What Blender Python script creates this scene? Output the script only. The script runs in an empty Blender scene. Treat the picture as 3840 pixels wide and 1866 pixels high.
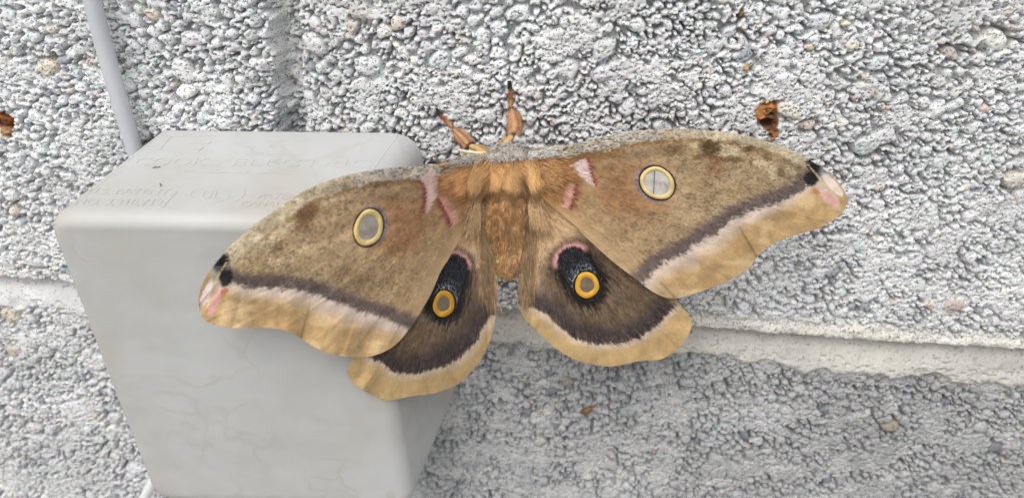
import bpy, math, random
import numpy as np
random.seed(7)
rng = np.random.default_rng(11)
sc = bpy.context.scene

# ------------------------------------------------------------------ camera, sky, sun, exposure
FPX, PITCH, ROLL, DIST = 3000., math.radians(28), math.radians(4.3), .156
F = np.array([0, math.cos(PITCH), -math.sin(PITCH)])
R0 = np.array([1., 0, 0]); U0 = np.array([0, math.sin(PITCH), math.cos(PITCH)])
RT = R0*math.cos(ROLL) + U0*math.sin(ROLL); UP = -R0*math.sin(ROLL) + U0*math.cos(ROLL)
CAM = -F*DIST
from mathutils import Matrix
cd = bpy.data.cameras.new('camera'); cam = bpy.data.objects.new('camera', cd)
sc.collection.objects.link(cam); sc.camera = cam
cd.sensor_width = 36; cd.lens = 36*FPX/3840; cd.clip_start = .005; cd.clip_end = 200
cam.matrix_world = Matrix([[RT[0], UP[0], -F[0], CAM[0]], [RT[1], UP[1], -F[1], CAM[1]], [RT[2], UP[2], -F[2], CAM[2]], [0, 0, 0, 1]])
cd.dof.use_dof = True; cd.dof.focus_distance = .139; cd.dof.aperture_fstop = 20

w = bpy.data.worlds.new('World'); sc.world = w; w.use_nodes = True
wn = w.node_tree.nodes; wl = w.node_tree.links
sky = wn.new('ShaderNodeTexSky'); sky.sky_type = 'NISHITA'; sky.sun_disc = False
SUN_EL, SUN_ROT = math.radians(58), math.radians(205)
sky.sun_elevation = SUN_EL; sky.sun_rotation = SUN_ROT
sky.air_density = .8; sky.dust_density = 6.; sky.ozone_density = 1.5
hs = wn.new('ShaderNodeHueSaturation'); hs.inputs['Saturation'].default_value = .35      # cloud cover greys the sky
wl.new(sky.outputs[0], hs.inputs['Color']); wl.new(hs.outputs[0], wn['Background'].inputs[0]); wn['Background'].inputs[1].default_value = .145
sd = bpy.data.lights.new('sun', 'SUN'); sd.energy = 1.3; sd.angle = math.radians(70); sd.color = (1, .975, .94)
so = bpy.data.objects.new('sun', sd); sc.collection.objects.link(so)
from mathutils import Vector
sdir = Vector((math.sin(SUN_ROT)*math.cos(SUN_EL), math.cos(SUN_ROT)*math.cos(SUN_EL), math.sin(SUN_EL)))
so.rotation_euler = sdir.to_track_quat('Z', 'Y').to_euler()
so.location = (-.3, -1, 1.5)
vs = sc.view_settings; vs.view_transform = 'Standard'; vs.look = 'None'; vs.exposure = 0.0; vs.gamma = 1; vs.use_curve_mapping = False

# ------------------------------------------------------------------ helpers
def bp(px, py, y=0.):
    """the point on the photographed sight line px,py that lies in the plane y (metres from the wall face)"""
    px = np.asarray(px, float); py = np.asarray(py, float)
    d = F + ((px-1920)/FPX)[..., None]*RT - ((py-933)/FPX)[..., None]*UP
    t = (np.asarray(y, float)-CAM[1])/d[..., 1]
    return CAM + t[..., None]*d
def lin(c):
    c = np.clip(np.asarray(c, float)/255., 0, 1)
    return np.where(c <= .04045, c/12.92, ((c+.055)/1.055)**2.4)
def ss(a, b, x):
    t = np.clip((x-a)/(b-a), 0, 1); return t*t*(3-2*t)
def hsh(i, j, s):
    n = (i.astype(np.int64)*374761393 + j.astype(np.int64)*668265263 + s*1274126177) & 0xffffffff
    n = ((n ^ (n >> 13))*1274126177) & 0xffffffff
    n = ((n ^ (n >> 16))*2246822519) & 0xffffffff
    return ((n ^ (n >> 15)) & 0xffffff)/float(0xffffff)
def vn(x, y, s=0):
    xi = np.floor(x); yi = np.floor(y); u = x-xi; v = y-yi
    u = u*u*u*(u*(u*6-15)+10); v = v*v*v*(v*(v*6-15)+10)
    a = hsh(xi, yi, s); b = hsh(xi+1, yi, s); c = hsh(xi, yi+1, s); d = hsh(xi+1, yi+1, s)
    return (a*(1-u)+b*u)*(1-v) + (c*(1-u)+d*u)*v
def fbm(x, y, s=0, o=4, g=.5):
    t = 0; a = 1; n = 0
    for k in range(o):
        t = t + a*vn(x*2**k + 17.3*k, y*2**k - 9.1*k, s+k); n += a; a *= g
    return t/n
def mixc(c, d, m):
    m = np.clip(m, 0, 1)[..., None]; return c*(1-m) + np.asarray(d, float)*m
def link(o, parent=None):
    sc.collection.objects.link(o)
    if parent is not None: o.parent = parent
    return o
def mesh_np(name, V, faces, mat, parent=None, col=None, smooth=True):
    """faces: list of (n,3) / (n,4) int arrays"""
    me = bpy.data.meshes.new(name)
    V = np.ascontiguousarray(V, np.float32)
    faces = [np.asarray(f, np.int32) for f in faces if len(f)]
    nl = sum(f.size for f in faces); nf = sum(len(f) for f in faces)
    me.vertices.add(len(V)); me.vertices.foreach_set('co', V.ravel())
    me.loops.add(nl); me.polygons.add(nf)
    me.loops.foreach_set('vertex_index', np.concatenate([f.ravel() for f in faces]))
    sizes = np.concatenate([np.full(len(f), f.shape[1], np.int32) for f in faces])
    st = np.zeros(nf, np.int32); st[1:] = np.cumsum(sizes)[:-1]
    me.polygons.foreach_set('loop_start', st)
    me.polygons.foreach_set('use_smooth', np.full(nf, smooth))
    if col is not None:
        at = me.color_attributes.new('Col', 'FLOAT_COLOR', 'POINT')
        c4 = np.ones((len(V), 4), np.float32); c4[:, :3] = col
        at.data.foreach_set('color', c4.ravel())
    me.update(calc_edges=True); me.validate()
    if mat: me.materials.append(mat)
    return link(bpy.data.objects.new(name, me), parent)
def grid_faces(nu, nv, wrap=False):
    i = np.arange(nu-1)[:, None]; j = np.arange(nv if wrap else nv-1)[None, :]
    a = i*nv + j; b = i*nv + (j+1) % nv
    return np.stack([a, b, b+nv, a+nv], -1).reshape(-1, 4)
def thing(name, label, cat, loc=(0, 0, 0), group=None):
    o = bpy.data.objects.new(name, None); o.location = loc; o.empty_display_size = .005; link(o)
    return tag(o, label, cat, group)
def tag(o, label, cat, group=None):
    o['label'] = label; o['category'] = cat
    if group: o['group'] = group
    return o
def spline(pts, n):
    """Catmull-Rom through pts, resampled to n points of equal arc length"""
    p = np.asarray(pts, float); q = np.vstack([2*p[0]-p[1], p, 2*p[-1]-p[-2]]); out = []
    for k in range(1, len(q)-2):
        t = np.linspace(0, 1, 24, endpoint=False)[:, None]
        a, b, c, d = q[k-1], q[k], q[k+1], q[k+2]
        out.append(.5*((2*b)+(-a+c)*t+(2*a-5*b+4*c-d)*t*t+(-a+3*b-3*c+d)*t**3))
    out.append(p[-1:]); s = np.vstack(out)
    L = np.r_[0, np.cumsum(np.linalg.norm(np.diff(s, axis=0), axis=1))]
    return np.stack([np.interp(np.linspace(0, L[-1], n), L, s[:, k]) for k in range(p.shape[1])], 1)
def pdist(P, poly):
    """distance to an open polyline, signed (+ = right-hand side in image axes), and position 0..1 along it"""
    poly = np.asarray(poly, float); best = np.full(P.shape[:-1], 1e9); sg = np.zeros_like(best); tt = np.zeros_like(best)
    n = len(poly)-1
    for k in range(n):
        a, b = poly[k], poly[k+1]; ab = b-a; ap = P-a
        t = (ap@ab)/(ab@ab)
        tc = np.clip(t, 0, 1)
        dd = np.hypot(ap[..., 0]-tc*ab[0], ap[..., 1]-tc*ab[1])
        m = dd < best
        cr = ab[0]*ap[..., 1]-ab[1]*ap[..., 0]
        best = np.where(m, dd, best); sg = np.where(m, np.sign(cr), sg); tt = np.where(m, (k+tc)/n, tt)
    return best*sg, tt
def ell(P, c, a, b, deg=0):
    t = math.radians(deg); d = P-np.asarray(c, float)
    u = d[..., 0]*math.cos(t)+d[..., 1]*math.sin(t); v = -d[..., 0]*math.sin(t)+d[..., 1]*math.cos(t)
    return np.hypot(u/a, v/b)

def mat(name, color=(.5, .5, .5), rough=.6, spec=.4, vcol=False, grain=None, bump=None, speck=None, sheen=0, extra=None):
    """procedural material. grain=(scale, lo, hi) multiplies the colour; bump=[(scale, strength, dist), ...]; speck=(scale, thr, colour)"""
    m = bpy.data.materials.new(name); m.use_nodes = True
    nt = m.node_tree; N = nt.nodes; Lk = nt.links; b = N['Principled BSDF']
    b.inputs['Roughness'].default_value = rough; b.inputs['Specular IOR Level'].default_value = spec
    if sheen: b.inputs['Sheen Weight'].default_value = sheen
    tc = N.new('ShaderNodeTexCoord')
    if vcol:
        a = N.new('ShaderNodeAttribute'); a.attribute_name = 'Col'; cout = a.outputs['Color']
    else:
        r = N.new('ShaderNodeRGB'); r.outputs[0].default_value = (*color, 1); cout = r.outputs[0]
    if grain:
        for (s, lo, hi) in grain:
            t = N.new('ShaderNodeTexNoise'); t.inputs['Scale'].default_value = s; t.inputs['Detail'].default_value = 4
            Lk.new(tc.outputs['Object'], t.inputs['Vector'])
            mr = N.new('ShaderNodeMapRange'); mr.inputs[1].default_value = .3; mr.inputs[2].default_value = .7
            mr.inputs[3].default_value = lo; mr.inputs[4].default_value = hi
            Lk.new(t.outputs['Fac'], mr.inputs[0])
            mx = N.new('ShaderNodeVectorMath'); mx.operation = 'SCALE'
            Lk.new(cout, mx.inputs[0]); Lk.new(mr.outputs[0], mx.inputs['Scale']); cout = mx.outputs[0]
    if speck:
        for (s, thr, c, wgt) in speck:
            t = N.new('ShaderNodeTexNoise'); t.inputs['Scale'].default_value = s; t.inputs['Detail'].default_value = 1.5
            t.inputs['Distortion'].default_value = .6
            Lk.new(tc.outputs['Object'], t.inputs['Vector'])
            mr = N.new('ShaderNodeMapRange'); mr.inputs[1].default_value = thr; mr.inputs[2].default_value = thr+.035
            mr.inputs[3].default_value = 0; mr.inputs[4].default_value = wgt
            Lk.new(t.outputs['Fac'], mr.inputs[0])
            mx = N.new('ShaderNodeMix'); mx.data_type = 'RGBA'
            Lk.new(mr.outputs[0], mx.inputs['Factor']); Lk.new(cout, mx.inputs['A']); mx.inputs['B'].default_value = (*c, 1)
            cout = mx.outputs['Result']
    Lk.new(cout, b.inputs['Base Color'])
    prev = None
    for (s, st, di) in (bump or []):
        t = N.new('ShaderNodeTexNoise'); t.inputs['Scale'].default_value = s; t.inputs['Detail'].default_value = 3
        Lk.new(tc.outputs['Object'], t.inputs['Vector'])
        bm = N.new('ShaderNodeBump'); bm.inputs['Strength'].default_value = st; bm.inputs['Distance'].default_value = di
        Lk.new(t.outputs['Fac'], bm.inputs['Height'])
        if prev: Lk.new(prev, bm.inputs['Normal'])
        prev = bm.outputs[0]
    if prev: Lk.new(prev, b.inputs['Normal'])
    if extra: extra(m, N, Lk, b, tc)
    return m

M = {}
M['concrete'] = mat('painted_concrete', vcol=True, rough=.95, spec=.1, grain=[(900, .93, 1.06), (60, .95, 1.05)],
                    bump=[(2400, .35, .0003)], speck=[(2600, .60, (.11, .11, .12), .85), (1300, .70, (.09, .09, .10), .8)])
M['coarse'] = mat('painted_concrete_plain', lin((196, 198, 200)), rough=.65, grain=[(400, .6, 1.1)], bump=[(350, 1., .004)])
M['mortar'] = mat('painted_mortar', vcol=True, rough=.7, spec=.35, grain=[(500, .94, 1.04)], bump=[(1500, .3, .0003)],
                  speck=[(2300, .64, (.17, .13, .09), .8), (1200, .70, (.14, .10, .07), .8)])
def stains(m, N, Lk, b, tc):
    src = b.inputs['Base Color'].links[0].from_socket
    nz_ = N.new('ShaderNodeTexNoise'); nz_.inputs['Scale'].default_value = 70; nz_.inputs['Detail'].default_value = 3
    Lk.new(tc.outputs['Object'], nz_.inputs['Vector'])
    add = N.new('ShaderNodeVectorMath'); add.operation = 'MULTIPLY_ADD'; add.inputs[1].default_value = (.03, .03, .03)
    Lk.new(nz_.outputs['Color'], add.inputs[0]); Lk.new(tc.outputs['Object'], add.inputs[2])
    vo = N.new('ShaderNodeTexVoronoi'); vo.feature = 'DISTANCE_TO_EDGE'; vo.inputs['Scale'].default_value = 62
    Lk.new(add.outputs[0], vo.inputs['Vector'])
    ln = N.new('ShaderNodeMapRange'); ln.inputs[1].default_value = .0; ln.inputs[2].default_value = .05; ln.inputs[3].default_value = 1; ln.inputs[4].default_value = 0
    Lk.new(vo.outputs['Distance'], ln.inputs[0])
    pz = N.new('ShaderNodeTexNoise'); pz.inputs['Scale'].default_value = 55; pz.inputs['Detail'].default_value = 2; Lk.new(tc.outputs['Object'], pz.inputs['Vector'])
    pm = N.new('ShaderNodeMapRange'); pm.inputs[1].default_value = .48; pm.inputs[2].default_value = .66; pm.inputs[4].default_value = .28
    Lk.new(pz.outputs['Fac'], pm.inputs[0])
    mu = N.new('ShaderNodeMath'); mu.operation = 'MULTIPLY'; Lk.new(ln.outputs[0], mu.inputs[0]); Lk.new(pm.outputs[0], mu.inputs[1])
    mx = N.new('ShaderNodeMix'); mx.data_type = 'RGBA'; Lk.new(mu.outputs[0], mx.inputs['Factor']); Lk.new(src, mx.inputs['A']); mx.inputs['B'].default_value = (*lin((150, 142, 130)), 1)
    p2 = N.new('ShaderNodeTexNoise'); p2.inputs['Scale'].default_value = 38; p2.inputs['Detail'].default_value = 5; Lk.new(add.outputs[0], p2.inputs['Vector'])
    m2 = N.new('ShaderNodeMapRange'); m2.inputs[1].default_value = .45; m2.inputs[2].default_value = .7; m2.inputs[4].default_value = .7; Lk.new(p2.outputs['Fac'], m2.inputs[0])
    mx2 = N.new('ShaderNodeMix'); mx2.data_type = 'RGBA'; Lk.new(m2.outputs[0], mx2.inputs['Factor']); Lk.new(mx.outputs['Result'], mx2.inputs['A']); mx2.inputs['B'].default_value = (*lin((176, 172, 162)), 1)
    Lk.new(mx2.outputs['Result'], b.inputs['Base Color'])
M['plastic'] = mat('grey_plastic', lin((188, 190, 189)), rough=.42, spec=.4, grain=[(45, .955, 1.03), (9000, .985, 1.015)], bump=[(60, .18, .004), (5000, .05, .0002)], extra=stains)
M['pavement'] = mat('pavement', (.33, .32, .30), rough=.9, grain=[(6, .85, 1.1)])
M['cable'] = mat('cable_sheath', lin((198, 201, 206)), rough=.5, grain=[(120, .95, 1.03)], bump=[(900, .08, .0003)])
M['whitecable'] = mat('white_sheath', lin((232, 234, 236)), rough=.5, grain=[(120, .95, 1.03)])
M['wing'] = mat('wing_scales', vcol=True, rough=.85, spec=.15, sheen=.12, grain=[(2500, .92, 1.10)], bump=[(2600, .4, .0002)])
M['fur'] = mat('fur', vcol=True, rough=.75, spec=.2, sheen=.1)
M['skin'] = mat('body_skin', vcol=True, rough=.8, spec=.2, grain=[(1500, .8, 1.1)], bump=[(1200, .6, .0005)])
M['yellow'] = mat('yellow_scales', vcol=True, rough=.6, spec=.3, grain=[(2500, .9, 1.08)], bump=[(2500, .4, .0002)])
M['husk'] = mat('husk', lin((128, 96, 62)), rough=.4, grain=[(700, .6, 1.3)], bump=[(600, .5, .0006)])
M['fibre'] = mat('fibre', lin((70, 62, 55)), rough=.7)
def pane_mat(name, c):
    def ex(m, N, Lk, b, tc):
        b.inputs['Coat Weight'].default_value = .8; b.inputs['Coat Roughness'].default_value = .08
        b.inputs['Alpha'].default_value = .82
    return mat(name, lin(c), rough=.3, spec=.5, grain=[(900, .8, 1.15)], extra=ex)
M['pane_left'] = pane_mat('clear_membrane_dark', (174, 166, 154))
M['pane_right'] = pane_mat('clear_membrane_pale', (216, 212, 203))
M['pane_hind'] = pane_mat('clear_membrane_brown', (128, 112, 92))
def exw(m, N, Lk, b, tc):
    b.inputs['Transmission Weight'].default_value = 1; b.inputs['IOR'].default_value = 1.33
M['water'] = mat('water', (1, 1, 1), rough=.0, spec=.5, extra=exw)

# ------------------------------------------------------------------ ground
gm = mesh_np('ground', [(-60, -60, -.7), (60, -60, -.7), (60, 60, -.7), (-60, 60, -.7)], [[(0, 1, 2, 3)]], M['pavement'], smooth=False)
gm['kind'] = 'structure'

# ------------------------------------------------------------------ block wall: a field of paint-bound aggregate stones
wall = thing('block_wall', 'grey painted concrete block wall with coarse rough aggregate and a pale mortar joint', 'wall', (0, 0, 0))
WX0, WX1, WZ0, WZ1, ST = -.132, .132, -.086, .060, .00020
nx = int((WX1-WX0)/ST)+1; nz = int((WZ1-WZ0)/ST)+1
gx = WX0+np.arange(nx)*ST; gz = WZ0+np.arange(nz)*ST
GX, GZ = np.meshgrid(gx, gz)                                     # [nz, nx]
mm = .001
H = np.full((nz, nx), -4.0*mm); ID = np.full((nz, nx), -1, np.int32)
edge_top = -15.2*mm + (fbm(gx/.02, gx*0, 5, 4)-.5)*1.2*mm + .6*mm*(gx/.1)        # underside of the upper blocks
edge_bot = -22.4*mm - 1.0*mm*ss(.0, .1, gx) + (fbm(gx/.008, gx*0+3, 9, 4)-.5)*6.0*mm                     # where the mortar feathers out on the lower block
hj_l = -45.2*mm + (fbm(gz/.012, gz*0, 3, 3)-.5)*1.6*mm; hj_r = -40.3*mm + (fbm(gz/.012, gz*0, 4, 3)-.5)*1.6*mm
stones = []                                                      # x, z, R, colour
def stamp(x, z, R, top, asp=.8, ang=0., p=4.5, hgt=1.35, k=7, poly=True, tilt=.20):
    Rw = R*1.25
    i0 = max(0, int((x-Rw-WX0)/ST)); i1 = min(nx, int((x+Rw-WX0)/ST)+2)
    j0 = max(0, int((z-Rw-WZ0)/ST)); j1 = min(nz, int((z+Rw-WZ0)/ST)+2)
    if i1 <= i0 or j1 <= j0: return
    dx = GX[j0:j1, i0:i1]-x; dz = GZ[j0:j1, i0:i1]-z
    c, s = math.cos(ang), math.sin(ang)
    u = (dx*c+dz*s)/R; v = (-dx*s+dz*c)/(R*asp)
    if poly:
        a0 = rng.uniform(0, 6.28); acc = 0
        for q in range(k):
            a = a0+q*6.283/k+rng.uniform(-.4, .4); d = rng.uniform(.66, 1.08)
            acc = acc + np.maximum(0, (u*math.cos(a)+v*math.sin(a))/d)**7
        rr = acc**(1/7)
    else: rr = np.hypot(u, v)
    h = top + tilt*(rng.normal()*dx+rng.normal()*dz) - hgt*R*np.minimum(rr, 1.6)**p
    sub = H[j0:j1, i0:i1]; m = (h > sub) & (rr < 1.25)
    sub[m] = h[m]; ID[j0:j1, i0:i1][m] = len(stones)
PAINT = np.array((225, 227, 228.))
def colour():
    r = rng.random()
    if r < .014: return np.array((238, 238, 235.))
    if r < .022: return np.array((222, 216, 204.))
    if r < .025: return np.array((210, 198, 190.))
    if r < .05: return np.array((168, 172, 178.))
    return PAINT*rng.normal(1, .022)+rng.normal(0, 1.2, 3)
occ = np.zeros((nz, nx), bool)
def try_stone(x, z, R, col=None, force=False, top=None, **kw):
    i = int((x-WX0)/ST); j = int((z-WZ0)/ST); r = max(1, int(R/ST*.8))
    if i < 0 or j < 0 or i >= nx or j >= nz: return False
    if not force:
        zt = edge_top[i]; zb = edge_bot[i]
        if zb+.15*R < z < zt+.55*R: return False
        if z > zt and hj_l[j]-.3*R < x < hj_r[j]+.3*R and R > 1.1*mm: return False
        if occ[max(0, j-r):j+r+1, max(0, i-r):i+r+1].mean() > .13: return False
    asp = kw.pop('asp', rng.uniform(.6, 1)); ang = kw.pop('ang', rng.normal(0, .7))
    if top is None: top = -abs(rng.normal(0, .34))*mm + min(.25*mm, .06*R)
    stamp(x, z, R, top, asp, ang, **kw)
    stones.append((x, z, R, colour() if col is None else np.array(col, float)))
    ii = slice(max(0, i-r), i+r+1); jj = slice(max(0, j-r), j+r+1)
    u = (GX[jj, ii]-x)*math.cos(ang)+(GZ[jj, ii]-z)*math.sin(ang); v = -(GX[jj, ii]-x)*math.sin(ang)+(GZ[jj, ii]-z)*math.cos(ang)
    occ[jj, ii] |= (u/R)**2+(v/(R*asp))**2 < .72
    return True
def zone(x, z, i, j): return z > edge_top[i] and hj_l[j] < x < hj_r[j]     # inside the head joint
MMPX = 15.5*.001/290
special = [  # px, py, R(px), aspect, angle, colour: the stones one can name in the photograph
 (160, 262, 56, .8, .5, (232, 224, 206)), (1318, 112, 38, .7, 1.3, (212, 203, 194)), (1502, 200, 62, .38, -.9, (240, 240, 238)),
 (1636, 117, 34, .66, 0, (246, 246, 244)), (1342, 50, 62, .7, -.2, (206, 203, 196)), (1640, 240, 60, .85, 0, None), (1150, 175, 75, .8, 0, None), (1380, 255, 75, .7, 0, None),
 (3745, 152, 82, .6, -.35, (234, 234, 228)), (3580, 205, 45, .6, -.5, (208, 200, 196)), (2960, 420, 70, .72, -.35, (222, 218, 208)), (3168, 468, 36, .55, .3, (240, 238, 230)),
 (3820, 690, 70, .8, 0, (222, 218, 208)), (3420, 1150, 0, 1, 0, None), (3492, 1150, 28, .62, 0, (226, 216, 200)), (3588, 1152, 62, .8, 0, (204, 190, 182)),
 (3770, 1110, 40, .7, .6, (224, 224, 220)), (3345, 1612, 46, .62, .2, (214, 202, 182)), (2125, 1445, 40, .7, 0, (202, 188, 182)), (3250, 560, 70, .8, 0, None),
 (3090, 85, 55, .8, .4, (206, 208, 212)), (1945, 60, 55, .7, .2, None), (2200, 100, 50, .8, 0, None), (700, 150, 55, .7, 0, None), (560, 60, 40, .8, 0, (226, 216, 200)),
 (3340, 440, 26, .6, 0, (244, 244, 242)), (3700, 415, 24, .7, 0, (206, 192, 180)), (3330, 415, 24, .7, 0, (206, 197, 186)), (20, 1190, 60, .7, .3, (228, 220, 204)), (40, 1320, 50, .7, .3, (224, 214, 196)),
 (1490, 290, 26, .6, .4, (236, 236, 232)), (3180, 95, 26, .5, .3, (236, 228, 206)), (3040, 185, 20, .6, .0, (222, 214, 190))]
for (px, py, r, a, an, c) in special:
    if not r: continue
    q = bp(px, py); t = float((q-CAM)@F)
    try_stone(q[0], q[2], r*t/FPX, c, True, top=.15*mm, asp=a, ang=an)
rust = []
for (px, py, r, dep, c) in [(2880, 426, 42, -.9, (176, 120, 68)), (2894, 466, 29, -2.0, (104, 64, 40)), (2908, 508, 20, -.7, (176, 120, 80)),
                          (8, 462, 34, -.8, (134, 76, 44)), (14, 500, 22, -.5, (190, 150, 110)), (2782, 62, 15, -1.0, (128, 106, 72)), (2806, 262, 15, -.6, (196, 172, 126))]:
    q = bp(px, py); t = float((q-CAM)@F); rust.append((len(stones), q[0], q[2], r*t/FPX))
    try_stone(q[0], q[2], r*t/FPX, c, True, top=dep*mm, asp=.85, ang=.6)
for (Rl, Rh, tries) in [(2.2, 3.0, 160), (1.7, 2.2, 500), (1.25, 1.7, 2400), (.9, 1.25, 8000), (.6, .9, 26000), (.40, .6, 52000), (.28, .40, 45000)]:
    X = rng.uniform(WX0, WX1, tries); Z = rng.uniform(WZ0, WZ1, tries); RR = rng.uniform(Rl, Rh, tries)*mm
    for q in range(tries): try_stone(X[q], Z[q], RR[q])
nst = len(stones)
scol = np.array([s[3] for s in stones])
# grains and lumps that the paint binds to the stones
def cells(sc_, seed, jit=.9, two=False, wx=0, wz=0):
    """distance to the nearest of a field of scattered grains, in units of their spacing"""
    x, z = GX/sc_+wx/sc_, GZ/sc_+wz/sc_; xi, zi = np.floor(x), np.floor(z); best = np.full(GX.shape, 9.); rr = np.zeros(GX.shape); sec = best.copy()
    for a in (-1, 0, 1):
        for b_ in (-1, 0, 1):
            cx, cz = xi+a, zi+b_
            u = cx+.5+(hsh(cx, cz, seed)-.5)*jit; v = cz+.5+(hsh(cx, cz, seed+1)-.5)*jit
            d = np.hypot(x-u, z-v); m = d < best
            sec = np.where(m, best, np.minimum(sec, d)); best = np.where(m, d, best); rr = np.where(m, hsh(cx, cz, seed+2), rr)
    return (best, rr, sec) if two else (best, rr)
f1, r1 = cells(.00115, 301); f2, r2 = cells(.00190, 311); f3, r3 = cells(.00085, 321)
grain = .27*mm*r1*np.sqrt(np.clip(1-(f1/.52)**2, 0, 1)) + .34*mm*(r2 > .5)*r2*np.sqrt(np.clip(1-(f2/.46)**2, 0, 1))
open_ = fbm(GX/.0055, GZ/.0040, 331, 3)
fill = -.55*mm - 1.8*mm*ss(.38, .47, open_) - 2.2*mm*ss(.57, .64, open_) - .5*mm*fbm(GX/.012, GZ/.012, 333, 2)
fill = np.where(GZ < edge_bot[None, :], fill+.25*mm, fill)
crumb = (fbm(GX/.0016, GZ/.0012, 21, 3)-.5)*.75*mm + (vn(GX/.00052, GZ/.00045, 31)-.5)*.26*mm
rough = .35+.65*ss(.38, .62, fbm(GX/.005, GZ/.005, 335, 2))
own = fill+crumb+grain > H+crumb*.34*rough+grain*.8*rough
H = np.where(own, fill+crumb+grain, H+crumb*.34*rough+grain*.8*rough); ID[own] = -1
# the blocks were pressed in a mould: whatever stands near the face is flattened to it
topz = -1.0*mm
H = np.where(H > topz, topz+(H-topz)*.30, H)
H += (fbm(GX/.0007, GZ/.0007, 391, 2)-.5)*.14*mm + (vn(GX/.00042, GZ/.00042, 395)-.5)*.16*mm
# thin cracks where lumps only touch
wx_ = (fbm(GX/.0012, GZ/.0012, 351, 2)-.5)*.0009; wz_ = (fbm(GX/.0012, GZ/.0012, 355, 2)-.5)*.0009
for (sc_, sd_, dep, wid, lo) in ((.0024, 371, 2.2, .34, .50),):
    ca, cb, cc2 = cells(sc_, sd_, .95, True, wx_, wz_)
    gap = (cc2-ca)*sc_/mm; wid = wid*(.35+1.5*vn(GX/.0016, GZ/.0016, sd_+9)**2)
    H -= dep*mm*np.clip(1-gap/wid, 0, 1)*ss(lo, lo+.10, fbm(GX/.0032, GZ/.0026, sd_+5, 2))*own
    H += .16*mm*(cb-.5)*ss(0, .5, gap)
H -= .95*mm*(r3 > .45)*np.clip(1-f3/.28, 0, 1)                     # pinholes
H += (fbm(GX/.0045, GZ/.0045, 23, 2)-.5)*.4*mm
for (k, x, z, r) in rust[:1]:
    d = np.hypot(GX-x-.25*mm, (GZ-z+2.1*mm)*1.6); H -= 7*mm*ss(1.5*mm, .85*mm, d+(fbm(GX/.001, GZ/.001, 89, 2)-.5)*.8*mm)
H += (fbm(GX/.03, GZ/.03, 51, 2)-.5)*.9*mm
# the smear of mortar on the lower lip of the upper right block
zt = edge_top[None, :]; zb = edge_bot[None, :]
lip = ss(4.2*mm, .6*mm, GZ-zt-(fbm(GX/.006, GZ/.006, 61, 3)-.5)*3*mm)*(GZ > zt)*(.35+.65*ss(0, .05, GX+.01))
H = np.maximum(H, -.55*mm*(1-lip)-3*mm*(1-lip)+lip*(-.45*mm + .6*grain + .8*crumb))
# bed joint: struck mortar, deep under the upper blocks and flush on the lower ones
t = (zt-GZ)/(zt-zb)
mort = -3.7*mm*np.clip(1-t, 0, 1)**1.5 - .25*mm - np.clip(t-1, 0, 9)*8*mm + (fbm(GX/.012, GZ/.004, 71, 4)-.5)*.7*mm + (vn(GX/.0005, GZ/.0005, 73)-.5)*.16*mm - .5*mm*ss(.80, .92, vn(GX/.0011, GZ/.0007, 77)) - .5*mm*ss(.56, .7, fbm(GX/.003, GZ/.002, 79, 3))*ss(.45, 1., t)
below = GZ < zt
H = np.where(below & (GZ > zb), mort, H)
feather = below & (GZ <= zb) & (mort > H) & (t < 1.5)
H = np.where(feather, mort, H)
is_bed = (below & (GZ > zb)) | feather
is_head = (GZ > zt) & (GX > hj_l[:, None]) & (GX < hj_r[:, None])
jd = np.minimum(np.abs(GX-hj_l[:, None]), np.abs(GX-hj_r[:, None]))
hc = ((hj_l+hj_r)/2)[:, None]+.4*mm
gd = np.abs(GX-hc+(fbm(GX/.004, GZ/.004, 341, 3)-.5)*3.2*mm)
H = np.where(GZ > zt, H-6.5*mm*ss(3.2*mm, 1.3*mm, gd)-1.0*mm*ss(6.5*mm, 3*mm, gd)+1.6*mm*ss(4*mm, 1.5*mm, gd)*(fbm(GX/.0016, GZ/.0016, 343, 3)-.5), H)
# light paint coat: a small blur
Hp = np.pad(H, 1, mode='edge')
H = .94*H+.015*(Hp[:-2, 1:-1]+Hp[2:, 1:-1]+Hp[1:-1, :-2]+Hp[1:-1, 2:])
COL = np.where((ID >= 0)[..., None], scol[np.clip(ID, 0, None)], (223, 225, 226.))
patch = fbm(GX/.012, GZ/.012, 81, 3)
COL = COL*(1+(patch-.5)[..., None]*.16)
COL = COL*(1-.19*(GZ < zt)*(.3+.7*ss(-.09, .02, GX)))[..., None]  # crevice shade put into the lower block's colour, stronger to the right
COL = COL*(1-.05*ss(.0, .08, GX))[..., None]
COL = mixc(COL, (206, 203, 192), lip*.8)
COL = mixc(COL, (226, 226, 222), .35*(ID < 0)*ss(.5, .7, vn(GX/.003, GZ/.003, 345)))
for (k, x, z, r) in rust:
    d = np.hypot(GX-x, (GZ-z)*.9)/r + (fbm(GX/.0015, GZ/.0015, 83, 3)-.5)*.45
    COL = mixc(COL, scol[k]*(.75+.5*fbm(GX/.0008, GZ/.0008, 95, 2)[..., None]), .92*ss(1.15, .95, d))
mcol = np.array((207, 209, 209.))*(1-ss(-.07, .0, GX))[..., None] + np.array((190, 189, 182.))*ss(-.07, .0, GX)[..., None]
mcol = mcol*(1+(fbm(GX/.01, GZ/.004, 85, 4)-.5)[..., None]*.16)
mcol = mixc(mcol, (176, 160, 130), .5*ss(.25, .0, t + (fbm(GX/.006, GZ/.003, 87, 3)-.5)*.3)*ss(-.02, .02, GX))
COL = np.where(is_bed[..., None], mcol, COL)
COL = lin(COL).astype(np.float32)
VERT = np.stack([GX, -H, GZ], -1).reshape(-1, 3); COLF = COL.reshape(-1, 3)
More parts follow.
